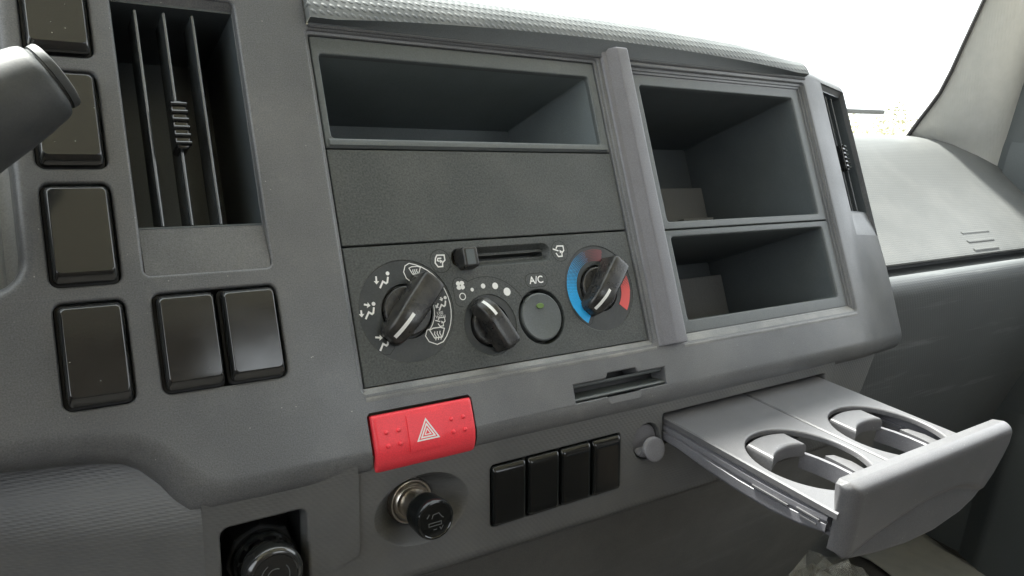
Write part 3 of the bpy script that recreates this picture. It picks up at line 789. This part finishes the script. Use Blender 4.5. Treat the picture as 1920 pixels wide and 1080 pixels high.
# outline round the defrost positions
def zone(b, z):
    pts = []
    for i in range(15):
        a = rad(78 - 116 * i / 14); pts.append((K1[0] + 25.6 * math.cos(a), K1[1] + 25.6 * math.sin(a)))
    pts += [(-47.2, -24.2), (-51, -25.2), (-55.4, -23.2), (-57, -20), (-55.6, -17)]
    for i in range(7):
        a = rad(-44 + 60 * i / 6); pts.append((K1[0] + 15.6 * math.cos(a), K1[1] + 15.6 * math.sin(a)))
    b.stroke(pts, .5, z)
    b.stroke([(K1[0] + 25.6 * math.cos(rad(78)), K1[1] + 25.6 * math.sin(rad(78))), (-62, 18.0), (-63.4, 14.8), (-62.4, 11.4), (-60.4, 9.6)], .5, z)
icon('defrost_outline', zone, M['white'], DZ1)
icon('icon_outline', lambda b, z: b.stroke([(-84.5, -24.6), (-81.5, -26.6), (-78.4, -26.8), (-75.6, -24.0), (-74.6, -20.5)], .35, z), M['line'], DZ1)

def text(name, s, cx, cy, size, m, z, parent=cc, bold=0.0, rot=0):
    cu = bpy.data.curves.new(name, 'FONT'); cu.body = s; cu.size = size; cu.align_x = 'CENTER'; cu.align_y = 'CENTER'; cu.offset = bold
    tmp = bpy.data.objects.new('tmp', cu); COL.objects.link(tmp)
    dg = bpy.context.evaluated_depsgraph_get(); me = bpy.data.meshes.new_from_object(tmp.evaluated_get(dg))
    b = MB(); ca, sa = math.cos(rot), math.sin(rot)
    b.add([(cx + v.co.x * ca - v.co.y * sa, cy + v.co.x * sa + v.co.y * ca, z + .12) for v in me.vertices], [tuple(p.vertices) for p in me.polygons])
    bpy.data.objects.remove(tmp); bpy.data.meshes.remove(me); bpy.data.curves.remove(cu)
    return obj(name, b, m, parent, smooth=0)
text('lettering', 'A/C', 19.8, 3.5, 6.0, M['white'], CW, bold=0.10)
text('lettering', 'USE', -46.2, -8.9, 2.3, M['white'], DZ1, bold=0.02)
text('lettering', 'WITH', -46.2, -10.9, 2.3, M['white'], DZ1, bold=0.02)

# temperature scale: solid ends fading into dots (print)
def sector(K, a0, a1, r0, r1, n=18):
    def f(b, z):
        vs = []
        for i in range(n + 1):
            a = rad(lerp(a0, a1, i / n)); vs += [(K[0] + r0 * math.cos(a), K[1] + r0 * math.sin(a), z + .14), (K[0] + r1 * math.cos(a), K[1] + r1 * math.sin(a), z + .14)]
        b.add(vs, [(2 * i, 2 * i + 1, 2 * i + 3, 2 * i + 2) for i in range(n)])
    return f
def dots(K, a0, a1, r0, r1, fade):
    def f(b, z):
        rows = 8
        for j in range(rows):
            r_ = lerp(r0, r1, (j + .5) / rows); step = 52.0 / r_
            a = a0; k = 0
            while (a < a1 if a1 > a0 else a > a1):
                t = (a - a0) / (a1 - a0); s_ = lerp(.62, .16, t) if fade else lerp(.16, .62, t)
                aa = rad(a + (step / 2 if j % 2 else 0)); b.disc(K[0] + r_ * math.cos(aa), K[1] + r_ * math.sin(aa), s_, z, 6)
                a += step if a1 > a0 else -step
    return f
icon('blue_scale', sector(K3, 236, 203, 18.3, 24.6), M['blue'], CW - .52)
icon('blue_scale_dots', dots(K3, 203, 105, 17.4, 24.8, True), M['blue'], CW - .52)
icon('red_scale', sector(K3, -10, -40, 17.6, 24.6), M['redprint'], CW - .52)
icon('red_scale_dots', dots(K3, -10, 30, 17.6, 24.8, True), M['redprint'], CW - .52)
icon('red_scale_dots', dots(K3, 72, 118, 17.0, 24.6, True), mat('dim_red_print', (0.16, 0.05, 0.055), 0.5), CW - .52)
icon('icon_outline', lambda b, z: b.stroke([(K3[0] + r_ * math.cos(rad(a)), K3[1] + r_ * math.sin(rad(a))) for r_, a in ((26, 214), (26.0, 226), (25.6, 238), (23.5, 242), (19, 243), (17, 240))], .4, z), M['line'], CW - .50)

# ================================================================== HAZARD SWITCH
hz = thing('hazard_switch', 'red hazard warning switch with white double triangle', 'hazard switch', FP, (-68, -69, 0))
hb_ = MB(); us_ = [-95.8, -95.5, -94.8, -93.2] + [lerp(-93.2, -41.2, i / 8) for i in range(1, 8)] + [-41.2, -39.6, -38.9, -38.6]
def edge(i):
    d = min(i, len(us_) - 1 - i); return (-2.4, -1.0, -.3, 0)[d] if d < 4 else 0
prof = [(55.2, -8), (55.3, -1.0), (55.7, 0.1), (56.6, 0.7), (58, 0.9), (64, 0.9), (70, 0.8)]
for k in range(1, 8):
    a = k / 7 * math.pi / 2; prof.append((70 + 15.2 * math.sin(a), .8 - 13 * (1 - math.cos(a))))
prof.append((85, -18))
hb_.loft([[(u, -v, w + edge(i)) for i, u in enumerate(us_)] for v, w in prof], closed=False)
hbo = obj('button', hb_, M['red'], hz, smooth=40)
for side in (us_[0], us_[-1]):
    s = MB(); s.add([(side, -v, w - 2.4) for v, w in prof], [tuple(range(len(prof)))]); obj('button_side', s, M['red'], hbo, smooth=0)
ic = MB(); ic.rbox((-77.6, -75.6, -58.0, -58.6), 0.5, 1.12, 0.6, 0.2); 
def rollz(x, y, z):
    v = -y
    if v > 70:
        k = min(1, (v - 70) / 15.2); z -= 13 * (1 - math.sqrt(max(0, 1 - k * k)))
    return (x, y, z)
icv = MB(); nx_, ny_ = 6, 10
g = [[(lerp(-77.6, -58, i / nx_), -lerp(58.6, 76.4, j / ny_), 1.45) for i in range(nx_ + 1)] for j in range(ny_ + 1)]
icv.loft(g, closed=False); rim = [p for p in g[0]] + [r_[-1] for r_ in g[1:]] + list(reversed(g[-1][:-1])) + [r_[0] for r_ in reversed(g[1:-1])]
icv.loft([rim, [(p[0] + (.35 if p[0] < -70 else -.35) * 0 , p[1], .5) for p in rim]])
icv.xf(rollz); obj('icon_plate', icv, M['red'], hz, smooth=30)
tr = MB()
def tri(s_): return [(-67.4 + 6.3 * s_ * math.cos(a), -67.6 - .9 + 6.3 * s_ * math.sin(a) * .98) for a in (rad(90), rad(210), rad(330))]
def dens(pts, n=6): return [(lerp(pts[i][0], pts[(i + 1) % 3][0], k / n), lerp(pts[i][1], pts[(i + 1) % 3][1], k / n)) for i in range(3) for k in range(n)]
tr.stroke(dens(tri(1.08)), .75, 1.46, closed=True); tr.stroke(dens(tri(.68)), .75, 1.46, closed=True); tr.stroke(dens(tri(.30)), .5, 1.46, closed=True)
tr.xf(rollz); obj('warning_triangle', tr, M['white'], hz, smooth=0)
for u in (-89.2, -82.6, -52.6, -45.6):
    for v in (64.6, 71.2):
        d = MB(); d.lathe(u, -v, [(1.2, .6), (1.1, 1.3), (.75, 1.8), (.25, 2.0)], 12); d.xf(rollz)
        obj('raised_dot', d, M['red'], hz)

# ================================================================== CARD SLOT
cs_ = thing('card_holder', 'narrow card holder slot in the fascia above the cup holder', 'card holder', FP, (66, -65, 0))
m = MB(); m.loft([[(30, -70, -2.5), (103, -70, -2.5)], [(30, -69.2, -1.6), (103, -69.2, -1.6)], [(30, -68.2, -2.2), (103, -68.2, -2.2)], [(30, -65.0, -13), (103, -65.0, -13)]], closed=False)
obj('lower_lip', m, M['frame'], cs_)
m = MB(); m.loft([[(30, -60.2, -3.0), (103, -60.2, -3.0)], [(30, -61.6, -3.2), (103, -61.6, -3.2)], [(30, -62.2, -4.0), (103, -62.2, -4.0)], [(30, -62.4, -13), (103, -62.4, -13)]], closed=False)
obj('upper_lip', m, M['frame'], cs_)
m = MB(); m.cube(29, 104, -75, -56, -16, -13.2); obj('back', m, M['black'], cs_, smooth=0)

# ================================================================== LOWER SWITCH BANK
LBN = ['leftmost of the four tall gloss black blanks in the lower row', 'second from left of the four tall gloss black blanks in the lower row', 'third from left of the four tall gloss black blanks in the lower row', 'rightmost of the four tall gloss black blanks in the lower row, nearest the hook']
p0 = None
for k in range(4):
    uc = -28.4 + 23.5 * (k + .5)
    if p0 is None:
        p0 = thing('narrow_switch_blank', LBN[0], 'switch blank', FL, (uc, -28, 0), 'tall switch blanks of the lower row', rot=Matrix.Identity(4))
        m = MB(); m.rbox((-11.7, -17.6, 11.7, 17.6), -11, -2.2, 1.0, .4); obj('bezel', m, M['black'], p0)
        m = MB()
        m.loft([rrect(-10.9, -17.2, 11.0, 17.0, 1.6, 5, -3), rrect(-10.9, -17.2, 11.0, 17.0, 1.6, 5, -.4), rrect(-10.7, -17.0, 10.8, 16.2, 1.6, 5, .8), rrect(-10.1, -16.6, 10.2, 14.6, 1.5, 5, 1.8), rrect(-9.3, -16.2, 9.4, 13.0, 1.4, 5, 2.2), rrect(-8.2, -15.4, 8.3, 11.6, 1.2, 5, 2.35)], cap1=True)
        obj('cap', m, M['gloss2'], p0)
        o = p0
    else: o = copy_tree(p0)
    o['label'] = LBN[k]
    o.matrix_world = FL @ Matrix.Translation(Vector((uc, -28, 0)) * MM)

# ================================================================== CIGARETTE LIGHTER
cl = thing('cigarette_lighter', 'black cigarette lighter standing out of a nickel socket ring', 'cigarette lighter', FL, (BC[0] - 1, BC[1], -14))
cx, cy = BC[0] - 1, BC[1]
m = MB(); m.lathe(cx, cy, [(12.0, -14.5), (12.0, -11.6), (11.6, -11.0), (11.0, -11.0), (10.6, -11.6), (10.4, -13)], 40, cap1=False); obj('socket_ring', m, M['chrome'], cl)
m = MB(); m.lathe(cx, cy, [(10.4, -13.5), (9.9, -9.5), (9.4, -9.0), (8.9, -9.5), (8.6, -12)], 40, cap1=True); obj('inner_ring', m, M['chrome'], cl)
m = MB(); m.lathe(cx, cy, [(8.0, -13), (8.0, -6), (7.6, -5), (7.4, 0), (7.6, 3)], 36, cap1=False); obj('sleeve', m, M['chrome'], cl)
m = MB(); m.lathe(cx, cy, [(7.2, -1), (8.4, 0), (9.6, 1.6), (10.2, 4), (10.2, 6), (10.5, 9), (10.7, 12.5), (10.5, 14), (9.9, 15.0), (9.1, 15.3), (8.7, 14.9), (4, 15.2)], 48); kl = obj('knob', m, M['gloss2'], cl)
def cig(b, z):
    b.stroke([(cx - 5, cy + 2.0), (cx - 3.6, cy + 3.8)], .7, z); 
    b.stroke([(cx - 2.4, cy + 1.2), (cx - 1.6, cy + 3.2), (cx + 1.6, cy + 3.6), (cx + 3.2, cy + 1.4), (cx + 4.2, cy + .6)], .5, z)
    b.stroke([(cx - 4, cy - 1.0), (cx + 3, cy - 1.0), (cx + 3, cy - 2.6), (cx - 4, cy - 2.6)], .45, z, closed=True)
    b.stroke([(cx - 1.5, cy - 4.6), (cx + .5, cy - 4.6)], .5, z); b.stroke([(cx + 2, cy - 3.8), (cx + 2.8, cy - 5.2), (cx + 4, cy - 3.4)], .5, z)
b = MB(); cig(b, 15.12); obj('embossed_mark', b, M['greyprint'], kl, smooth=0)

# ================================================================== BLACK SOCKET KNOB at the lower left
ps = thing('control_knob', 'round black knob in a square recess at the bottom edge', 'knob', FL, (-150, -30, -20))
m = MB(); m.loft([rrect(-168.2, -51.4, -130.8, -8.8, 3.6, 5, -9), rrect(-167.6, -51, -131.4, -9.4, 3.4, 5, -26)], cap1=True); obj('recess_box', m, M['black'], ps)
kx, ky = -148.5, -32
m = MB(); m.lathe(kx, ky, [(17, -26), (17, -12), (16.2, -11)], 8); obj('nut', m, M['black'], ps, smooth=20)
m = MB(); m.lathe(kx, ky, [(14.6, -11), (14.6, -7.4), (14.0, -6.6), (12.6, -6.6), (12.2, -8)], 44, cap1=False); obj('collar', m, M['gloss2'], ps)
m = MB(); m.lathe(kx, ky, [(9, -12), (9, -4), (10.5, -3)], 36, cap1=False); obj('stem', m, M['black'], ps)
m = MB(); m.lathe(kx, ky, [(9.4, -4.2), (11.6, -3.4), (13.0, -1.4), (13.5, 2), (13.5, 5.6), (13.0, 7.4), (11.8, 8.6), (10.4, 8.9), (9.8, 8.5), (4, 8.8)], 52); kc = obj('cap', m, M['gloss'], ps)
b = MB()
for rr_, a0, a1 in ((6.4, 120, 200), (6.4, -30, 40), (3.6, 60, 210)):
    b.stroke([(kx + rr_ * math.cos(rad(lerp(a0, a1, i / 10))), ky + rr_ * math.sin(rad(lerp(a0, a1, i / 10)))) for i in range(11)], .5, 8.75)
obj('embossed_mark', b, M['greyprint'], kc, smooth=0)
for k in range(4):
    a = rad(60 + 36 * k); d = MB(); d.lathe(kx + 12 * math.cos(a), ky + 12 * math.sin(a), [(1.1, -6.8), (.9, -5.6), (.3, -5.4)], 10); obj('lug', d, M['gloss2'], ps)

# ================================================================== HOOK
hk = thing('coat_hook', 'small round grey fold-out hook beside the cup holder', 'hook', FL, (HC[0], HC[1], -5))
m = MB(); m.lathe(HC[0], HC[1], [(10.4, -6), (10.4, -3.6), (9.8, -2.8), (5, -2.4), (1, -2.2)], 36); obj('base_disc', m, M['trim'], hk)
m = MB(); loops = []
for t in range(9):
    f_ = t / 8
    yy = HC[1] - 5.5 - 2.5 * math.sin(f_ * math.pi) + 5.5 * f_ ** 2.0
    zz = -2.4 + 6.6 * math.sin(f_ * math.pi / 2); wd_ = lerp(9.2, 8.6, f_) ; th = lerp(3.0, 1.7, f_)
    loops.append([(HC[0] + 1.0 + wd_ * math.cos(a), yy + th * math.sin(a), zz - th * .4 * math.sin(a)) for a in [2 * math.pi * i / 20 for i in range(20)]])
m.loft(loops, cap0=True, cap1=True); obj('hook_arm', m, M['trim'], hk)
m = MB(); c_ = (HC[0] + 1.5, HC[1] - 3.0, 5.0); loops = []
for r_, zz in ((7.2, -1.6), (8.4, -1.2), (8.9, -.3), (8.5, .5), (7.2, .9), (4, .6), (.8, .4)):
    loops.append([(c_[0] + r_ * math.cos(a), c_[1] + r_ * (.70 if math.sin(a) > 0 else .95) * math.sin(a), c_[2] + zz - .30 * r_ * math.sin(a)) for a in [2 * math.pi * i / 28 for i in range(28)]])
m.loft(loops, cap0=True, cap1=True); obj('hook_tip', m, M['trim'], hk)

# ================================================================== CUP HOLDER (world coordinates, mm)
ch_ = thing('cup_holder', 'grey twin cup holder pulled out of the dashboard', 'cup holder', FW, (187, -34, -86))
ZT = -86.0
for side, (xa, xb, hc) in enumerate(((104.0, 186.2, 145.0), (187.8, 270.5, 229.5))):
    m = MB(); HR, HY = 35.5, -110.0
    def D(a):
        return (hc + HR * math.cos(a) * (1.0), HY + 36.5 * math.sin(a))
    lo = []
    for e, z in ((1.8, 0), (.9, -.15), (.3, -.6), (0, -1.4), (0, -3.6), (1.0, -4.0)):
        lo.append([(hc + (HR + e) * math.cos(2 * math.pi * i / 64), HY + (36.5 + e) * math.sin(2 * math.pi * i / 64), ZT + z) for i in range(64)])
    m.loft(lo)
    m.plate([(xa + .8, 20), (xa + .8, -156), (xb - .8, -156), (xb - .8, 20)], [[(p[0], p[1]) for p in lo[0]]], ZT)
    m.loft([[(xa, y, ZT - 4) for y in (20, -156)], [(xa, y, ZT - .8) for y in (20, -156)], [(xa + .8, y, ZT) for y in (20, -156)]], closed=False)
    m.loft([[(xb, y, ZT - 4) for y in (20, -156)], [(xb, y, ZT - .8) for y in (20, -156)], [(xb - .8, y, ZT) for y in (20, -156)]], closed=False)
    m.loft([[(p[0], p[1], ZT - 4.0) for p in lo[-1]], [(p[0] + (3 if p[0] > hc else -3) * 0, p[1], ZT - 4.2) for p in lo[-1]]])
    obj('tray_plate', m, M['tray'], ch_)
    # lower hoop: wall on the passenger side of the hole and its ledge
    m = MB(); pth = [(hc + 17, -94), (hc + 20, -104), (hc + 21.5, -114), (hc + 21.5, -124), (hc + 20, -134), (hc + 16, -143), (hc + 9, -149)]
    m.loft([[(x, y, ZT - 19) for x, y in pth], [(x, y, ZT - 8.6) for x, y in pth], [(x + .6, y, ZT - 8.0) for x, y in pth], [(x + 1.6, y, ZT - 8.0) for x, y in pth], [(x + 2, y, ZT - 19) for x, y in pth]], closed=False)
    obj('hoop_wall', m, M['trim'], ch_)
    m = MB(); q = [(hc + 24, -106), (hc + 30, -108), (hc + 33, -118), (hc + 31, -132), (hc + 24, -143), (hc + 12, -150), (hc + 18, -142), (hc + 22, -132), (hc + 23.6, -120)]
    m.plate(q, [], ZT - 6.5); m.loft([[(x, y, ZT - 6.5) for x, y in q], [(x, y, ZT - 12) for x, y in q]]); obj('hoop_ledge', m, M['tray'], ch_, smooth=20)
    m = MB(); m.cube(xa + 6, xb - 6, -153, -145, ZT - 18, ZT - 13); obj('cross_bar', m, M['trim'], ch_, smooth=20)
    # spring finger
    m = MB(); loops = []; n = 14
    for ins, z in ((0, -9.0), (0, -3.0), (.5, -1.4), (1.6, -.5), (3.2, -.1)):
        front = [(hc + lerp(-20 + ins, 16.5 - ins, i / n), -97.5 + ins + 5.0 * math.sin(math.pi * i / n) + lerp(-3, 0.5, i / n)) for i in range(n + 1)]
        back = [(hc + lerp(16.5 - ins, -20 + ins, i / n), -77.5 - ins * .5 - 3.2 * abs(2 * i / n - 1) ** 2) for i in range(n + 1)]
        loops.append([(x, y, ZT - .4 + z + (0.04 * (-80 - y) if False else 0)) for x, y in front + back])
    m.loft(loops, cap0=True, cap1=True); obj('spring_finger', m, M['tray'], ch_, smooth=50)
# side rails
for sx, x in ((-1, 104.0), (1, 270.5)):
    m = MB(); ys_ = [15, -46, -70, -95, -118, -136, -151]
    dep = [14.5, 15.5, 18, 19.5, 19.5, 17.5, 14.0]
    secs = []
    for dx, f_ in ((0, 0.20), (2.0, .22), (2.0, .30), (.2, .34), (.2, .50), (1.6, .53), (1.6, .60), (0.2, .64), (.2, .92), (1.0, 1.0), (6, 1.0)):
        secs.append([(x - sx * dx, y, ZT - .5 - d * f_) for y, d in zip(ys_, dep)])
    m.loft(secs, closed=False)
    m.loft([[(x - sx * .2, -150, ZT - 3), (x - sx * .2, -150, ZT - 14)], [(x - sx * 8, -150, ZT - 3), (x - sx * 8, -150, ZT - 14)]], closed=False)
    obj('side_rail', m, M['trim'], ch_, smooth=25)
    for (ya, yb, zz) in ((-104, -128, -10.6), (-133, -147, -9.0), (-136, -146, -12.0)):
        r_ = MB(); r_.cube(x + sx * .2 - .5, x + sx * .2 + .5, yb, ya, ZT + zz - .5, ZT + zz + .4); obj('rail_rib', r_, M['tray'], ch_, smooth=0)
m = MB(); m.loft([[(110, 0, ZT - 14), (264, 0, ZT - 14)], [(110, -66, ZT - 15), (264, -66, ZT - 15)], [(112, -76, ZT - 12), (262, -76, ZT - 12)]], closed=False); obj('underside', m, M['trim'], ch_)
# front plate
m = MB(); nx_, nz_ = 90, 60
PT = [(101, -107.5), (106, -109), (112, -110.5), (138, -115.5), (167, -119), (196, -119.5), (225, -115.5), (240, -110.5), (249, -105.5), (257, -98), (264, -88), (269, -79), (273, -73.5)]
def bot(x):
    for (xa, za), (xb, zb_) in zip(PT, PT[1:]):
        if x <= xb: return lerp(za, zb_, (x - xa) / (xb - xa))
    return PT[-1][1]
xs_p = [101 + 172 * (.5 - .5 * math.cos(math.pi * i / 96)) for i in range(97)]
rows = []; back = []
for j in range(nz_ + 1):
    row = []; brow = []
    for x in xs_p:
        s_ = .5 - .5 * math.cos(math.pi * j / nz_)
        zt, zb = -66.0 - 2.2 * (1 - sstep(101, 104, x)) - 2.5 * sstep(269, 273, x), bot(x) + 2.5 * (1 - sstep(101, 106, x))
        z = lerp(zt, zb, s_)
        rim_ = 0
        for dd, rr_ in ((x - 101, 9.0), (273 - x, 6.0), (zt - z, 7.0), (z - zb, 3.0)):
            if dd < rr_: rim_ += (rr_ * (1 - math.sqrt(max(0, 1 - (1 - dd / rr_) ** 2)))) ** 2
        rim_ = min(math.sqrt(rim_), 9.5)
        crest = -92 - 14 * ((x - 200) / (92 if x < 200 else 52)) ** 2
        sc = 0
        if crest > z:
            k = (crest - z) / max(1, crest - zb); sc = 4.0 * sstep(0, 5.0, crest - z) * (1 - k)
        xq = 105 + (x - 101) * 176 / 172
        row.append((xq, -162.5 + rim_ + sc, z - 3.2))
        brow.append((xq + (1.5 if x < 190 else -1.5) * abs(x - 187) / 86, lerp(-150, -157.5, sstep(-66, -110, z)), z - 3.2 - 1.0 * (1 - s_)))
    rows.append(row); back.append(brow)
m.loft(rows, closed=False)
ring = lambda R_: R_[0] + [r_[-1] for r_ in R_[1:]] + list(reversed(R_[-1][:-1])) + [r_[0] for r_ in reversed(R_[1:-1])]
m.loft([ring(rows), ring(back)]); m.loft(back, closed=False)
obj('front_plate', m, M['tray'], ch_, smooth=50)

# ================================================================== STALK at the left edge
sk_ = thing('steering_stalk', 'grey rounded steering column stalk reaching in from the left edge', 'stalk', FP, (-250, 85, 60))
def stalk_loft(path, radii, ry, n=28):
    m = MB(); loops = []
    for (x, y, z), r_ in zip(path, radii):
        loops.append([(x + .25 * r_ * math.cos(2 * math.pi * i / n), y + r_ * math.cos(2 * math.pi * i / n), z + r_ * ry * math.sin(2 * math.pi * i / n)) for i in range(n)])
    return m.loft(loops, cap0=True, cap1=True)
sd_ = Vector((.835, .535, .12)).normalized(); se1 = Vector((-.54, .84, 0)).normalized(); se2 = sd_.cross(se1)
sc_ = Vector((-219.5, 82.5, 60))
def stalk(prof, n=36):
    m = MB(); loops = []
    for s_, r_ in prof:
        c = sc_ + sd_ * s_
        loops.append([tuple(c + se1 * r_ * math.cos(2 * math.pi * i / n) + se2 * r_ * .86 * math.sin(2 * math.pi * i / n)) for i in range(n)])
    return m.loft(loops, cap0=True, cap1=True)
obj('body', stalk([(-90, 20), (-60, 19.6), (-34, 18.6), (-16, 16.6), (-6, 14.9), (-3, 14.3), (-1.2, 13.6), (-.2, 12.4), (0, 11.0)]), M['stalk'], sk_, smooth=50)
obj('end_button', stalk([(-1, 11.4), (.8, 11.6), (1.0, 12.2), (3.0, 12.2), (3.7, 11.8), (4.0, 11.0)]), M['stalk'], sk_, smooth=40)

obj('unseen_column_shroud', MB().loft([[(-352 + r_ * math.cos(2 * math.pi * i / 24), 40 + dy + r_ * 1.1 * math.sin(2 * math.pi * i / 24), z) for i in range(24)] for r_, dy, z in ((60, -60, -60), (58, -30, 0), (54, 0, 60), (52, 30, 130), (40, 40, 150))], cap0=True, cap1=True), M['stalk'], sk_)  # out of view, added to shade the recess at the left

# ================================================================== WINDSCREEN, PILLAR, DOOR
EA = [(940, 318, -40), (925, 306, 50), (908, 290, 74), (904, 284, 82), (901, 275, 97), (900, 262, 120), (900, 252, 140), (900, 243, 170), (900, 235, 205), (901, 226, 245), (903, 214, 300), (906, 176, 390), (912, 104, 550), (920, 10, 720)]
EB = [(1004, 196, -40), (1004, 196, 50), (1004, 195, 75), (1004, 194, 84), (1004, 193, 98), (1004, 192, 120), (1004, 191, 140), (1004, 189, 170), (1004, 186, 205), (1004, 182, 245), (1004, 174, 300), (1004, 140, 390), (1004, 76, 550), (1004, -20, 720)]
pr = thing('pillar_trim', 'pale grained windscreen pillar trim at the upper right', 'pillar trim', FW, (950, 240, 75))
m = MB(); rows = []
for t in [0, .04, .1, .2, .32, .45, .58, .70, .8, .9, 1.0]:
    rows.append([(lerp(a[0], b[0], t) - 16 * math.sin(math.pi * t), lerp(a[1], b[1], t) - 9 * math.sin(math.pi * t) - 3 * (t == 0) * 0, lerp(a[2], b[2], t)) for a, b in zip(EA, EB)])
m.loft(rows, closed=False); obj('cover', m, M['pillar'], pr, smooth=60)
ws = thing('windscreen', 'clear windscreen glass above the dashboard', 'windscreen', FW, (0, 300, 70))
m = MB()
for off in (0, 5):
    zs = [(66, 300), (140, 258), (245, 230), (390, 178), (550, 104), (720, 10), (800, -50)]
    m.loft([[(-1000, y + off, z), (0, y + 25 + off, z), (914, y + off, z)] for z, y in zs], closed=False)
obj('pane', m, M['glass'], ws, smooth=60, weighted=False)
m = MB(); m.tube([(a[0] - 2, a[1] - 1, a[2]) for a in EA], 3.0); obj('rubber_seal', m, M['rubber'], ws)

dr = thing('passenger_door', 'dark passenger door panel at the right edge', 'door', FW, (1010, -200, -500))
m = MB()
prof = [(1003, 92), (1002, 80), (998, 70), (996, 40), (990, -40), (984, -130), (985, -220), (992, -300), (996, -420), (998, -560)]
m.loft([[(x, y, z) for y in (186, 100, 0, -120, -300, -1100)] for x, z in prof], closed=False)
obj('panel', m, M['door'], dr, smooth=60)
m = MB()
zz = [(-300, 0), (-330, 16), (-360, 26), (-420, 32), (-520, 34), (-560, 34)]
m.loft([[(994 - d * k, y, z) for y, k in ((110, 0), (95, .25), (80, .75), (66, 1), (0, 1.05), (-300, 1.1))] for z, d in zz], closed=False)
obj('map_pocket', m, M['door'], dr, smooth=60)
m = MB(); m.rbox((1002, 120, 1014, 206), -40, 420, 3, 3); obj('window_channel', m, M['door'], dr)
m = MB(); m.rbox((1004, -1100, 1030, -700), 80, 800, 3, 3); obj('rear_post', m, M['seat'], dr)

# ================================================================== OUTSIDE: wiper, shrubs
wi = thing('windscreen_wiper', 'dark windscreen wiper lying along the foot of the glass', 'wiper', FW, (760, 330, 92))
m = MB(); m.tube([(640, 330, 100), (720, 327, 101.5), (800, 324, 104), (880, 320, 106)], 3.4, 8); obj('blade', m, M['rubber'], wi)
m = MB(); m.tube([(600, 338, 102), (690, 334, 106), (770, 331, 109.5)], [5.2, 4.6, 3.0], 8); obj('arm', m, M['steel'], wi)
def shrub(x, y, w_, h_, label, seed):
    rnd = random.Random(seed)
    r = thing('shrub', label, 'shrub', FW, (x, y, -1700), 'shrubs outside the windscreen')
    m = MB()
    for k in range(900):
        a = rnd.uniform(0, 2 * math.pi); rr_ = math.sqrt(rnd.random()); hh = rnd.random()
        p = Vector((x + w_ * rr_ * math.cos(a) * (1 - .4 * hh), y + w_ * .7 * rr_ * math.sin(a), -1700 + h_ * hh * (1 - .25 * rr_)))
        d1 = Vector((rnd.uniform(-1, 1), rnd.uniform(-1, 1), rnd.uniform(-.6, 1))).normalized() * rnd.uniform(60, 150)
        d2 = d1.cross(Vector((rnd.uniform(-1, 1), rnd.uniform(-1, 1), rnd.uniform(-1, 1)))).normalized() * rnd.uniform(25, 60)
        m.add([tuple(p - d1 * .5), tuple(p + d2 * .5), tuple(p + d1 * .5), tuple(p - d2 * .5)], [(0, 1, 2, 3)])
    obj('foliage', m, M['leaf'], r, smooth=0)
    t = MB(); t.tube([(x, y, -1700), (x + 40, y, -1700 + h_ * .3), (x - 30, y + 20, -1700 + h_ * .6)], [60, 45, 20], 8); obj('stem', t, M['earth'], r)
shrub(21700, 12100, 800, 2040, 'pale washed-out shrub seen through the windscreen corner nearest the pillar', 3)
shrub(19600, 12000, 1500, 1860, 'low washed-out shrub behind the wiper, nearest the console', 5)

# ================================================================== FLOOR: film-wrapped bundle, paper
wb = thing('wrapped_bundle', 'crinkled clear plastic film bundle on the floor below the cup holder', 'plastic wrap', FW, (600, 150, -520))
rnd = random.Random(11)
m = MB(); nx_, ny_ = 60, 34; rows = []
from mathutils import noise as mn
for j in range(ny_ + 1):
    row = []
    for i in range(nx_ + 1):
        a, b_ = i / nx_, j / ny_
        x = 440 + 310 * a; y = 40 + 240 * b_ - 40 * (a - .5) + 20 * math.sin(a * 5)
        e = (math.sin(math.pi * a) ** .5) * (math.sin(math.pi * b_) ** .6)
        nn = mn.fractal(Vector((x * .012, y * .016, 1.7)), 1.0, 2.0, 4); rid = abs(mn.noise(Vector((x * .012 + y * .010, y * .050 - x * .02, 4.2))))
        row.append((x, y, -556 + e * (66 + 10 * nn + 34 * (1 - rid * 2.2))))
    rows.append(row)
m.loft(rows, closed=False); obj('film', m, M['wrap'], wb, smooth=50, weighted=False)
m = MB(); m.rbox((470, 70, 700, 240), -558, -520, 20, 12); obj('contents', m, mat('brown_board', (0.16, 0.15, 0.12), 0.8, mottle=0.3, mscale=40), wb)
pp = thing('floor_paper', 'pale sheet lying on the dark cab floor under the cup holder front', 'paper sheet', FW, (860, 150, -556))
m = MB(); rows = []
for j in range(9):
    rows.append([(lerp(835, 990, i / 12) - 20 * j / 8, lerp(205, 40, j / 8) + 9 * math.sin(i * 1.3), -555 + 6 * mn.noise(Vector((i * .7, j * .6, 2)))) for i in range(13)])
m.loft(rows, closed=False); pso = obj('sheet', m, M['paper'], pp, smooth=60, weighted=False)
so_ = pso.modifiers.new('thick', 'SOLIDIFY'); so_.thickness = 0.0012
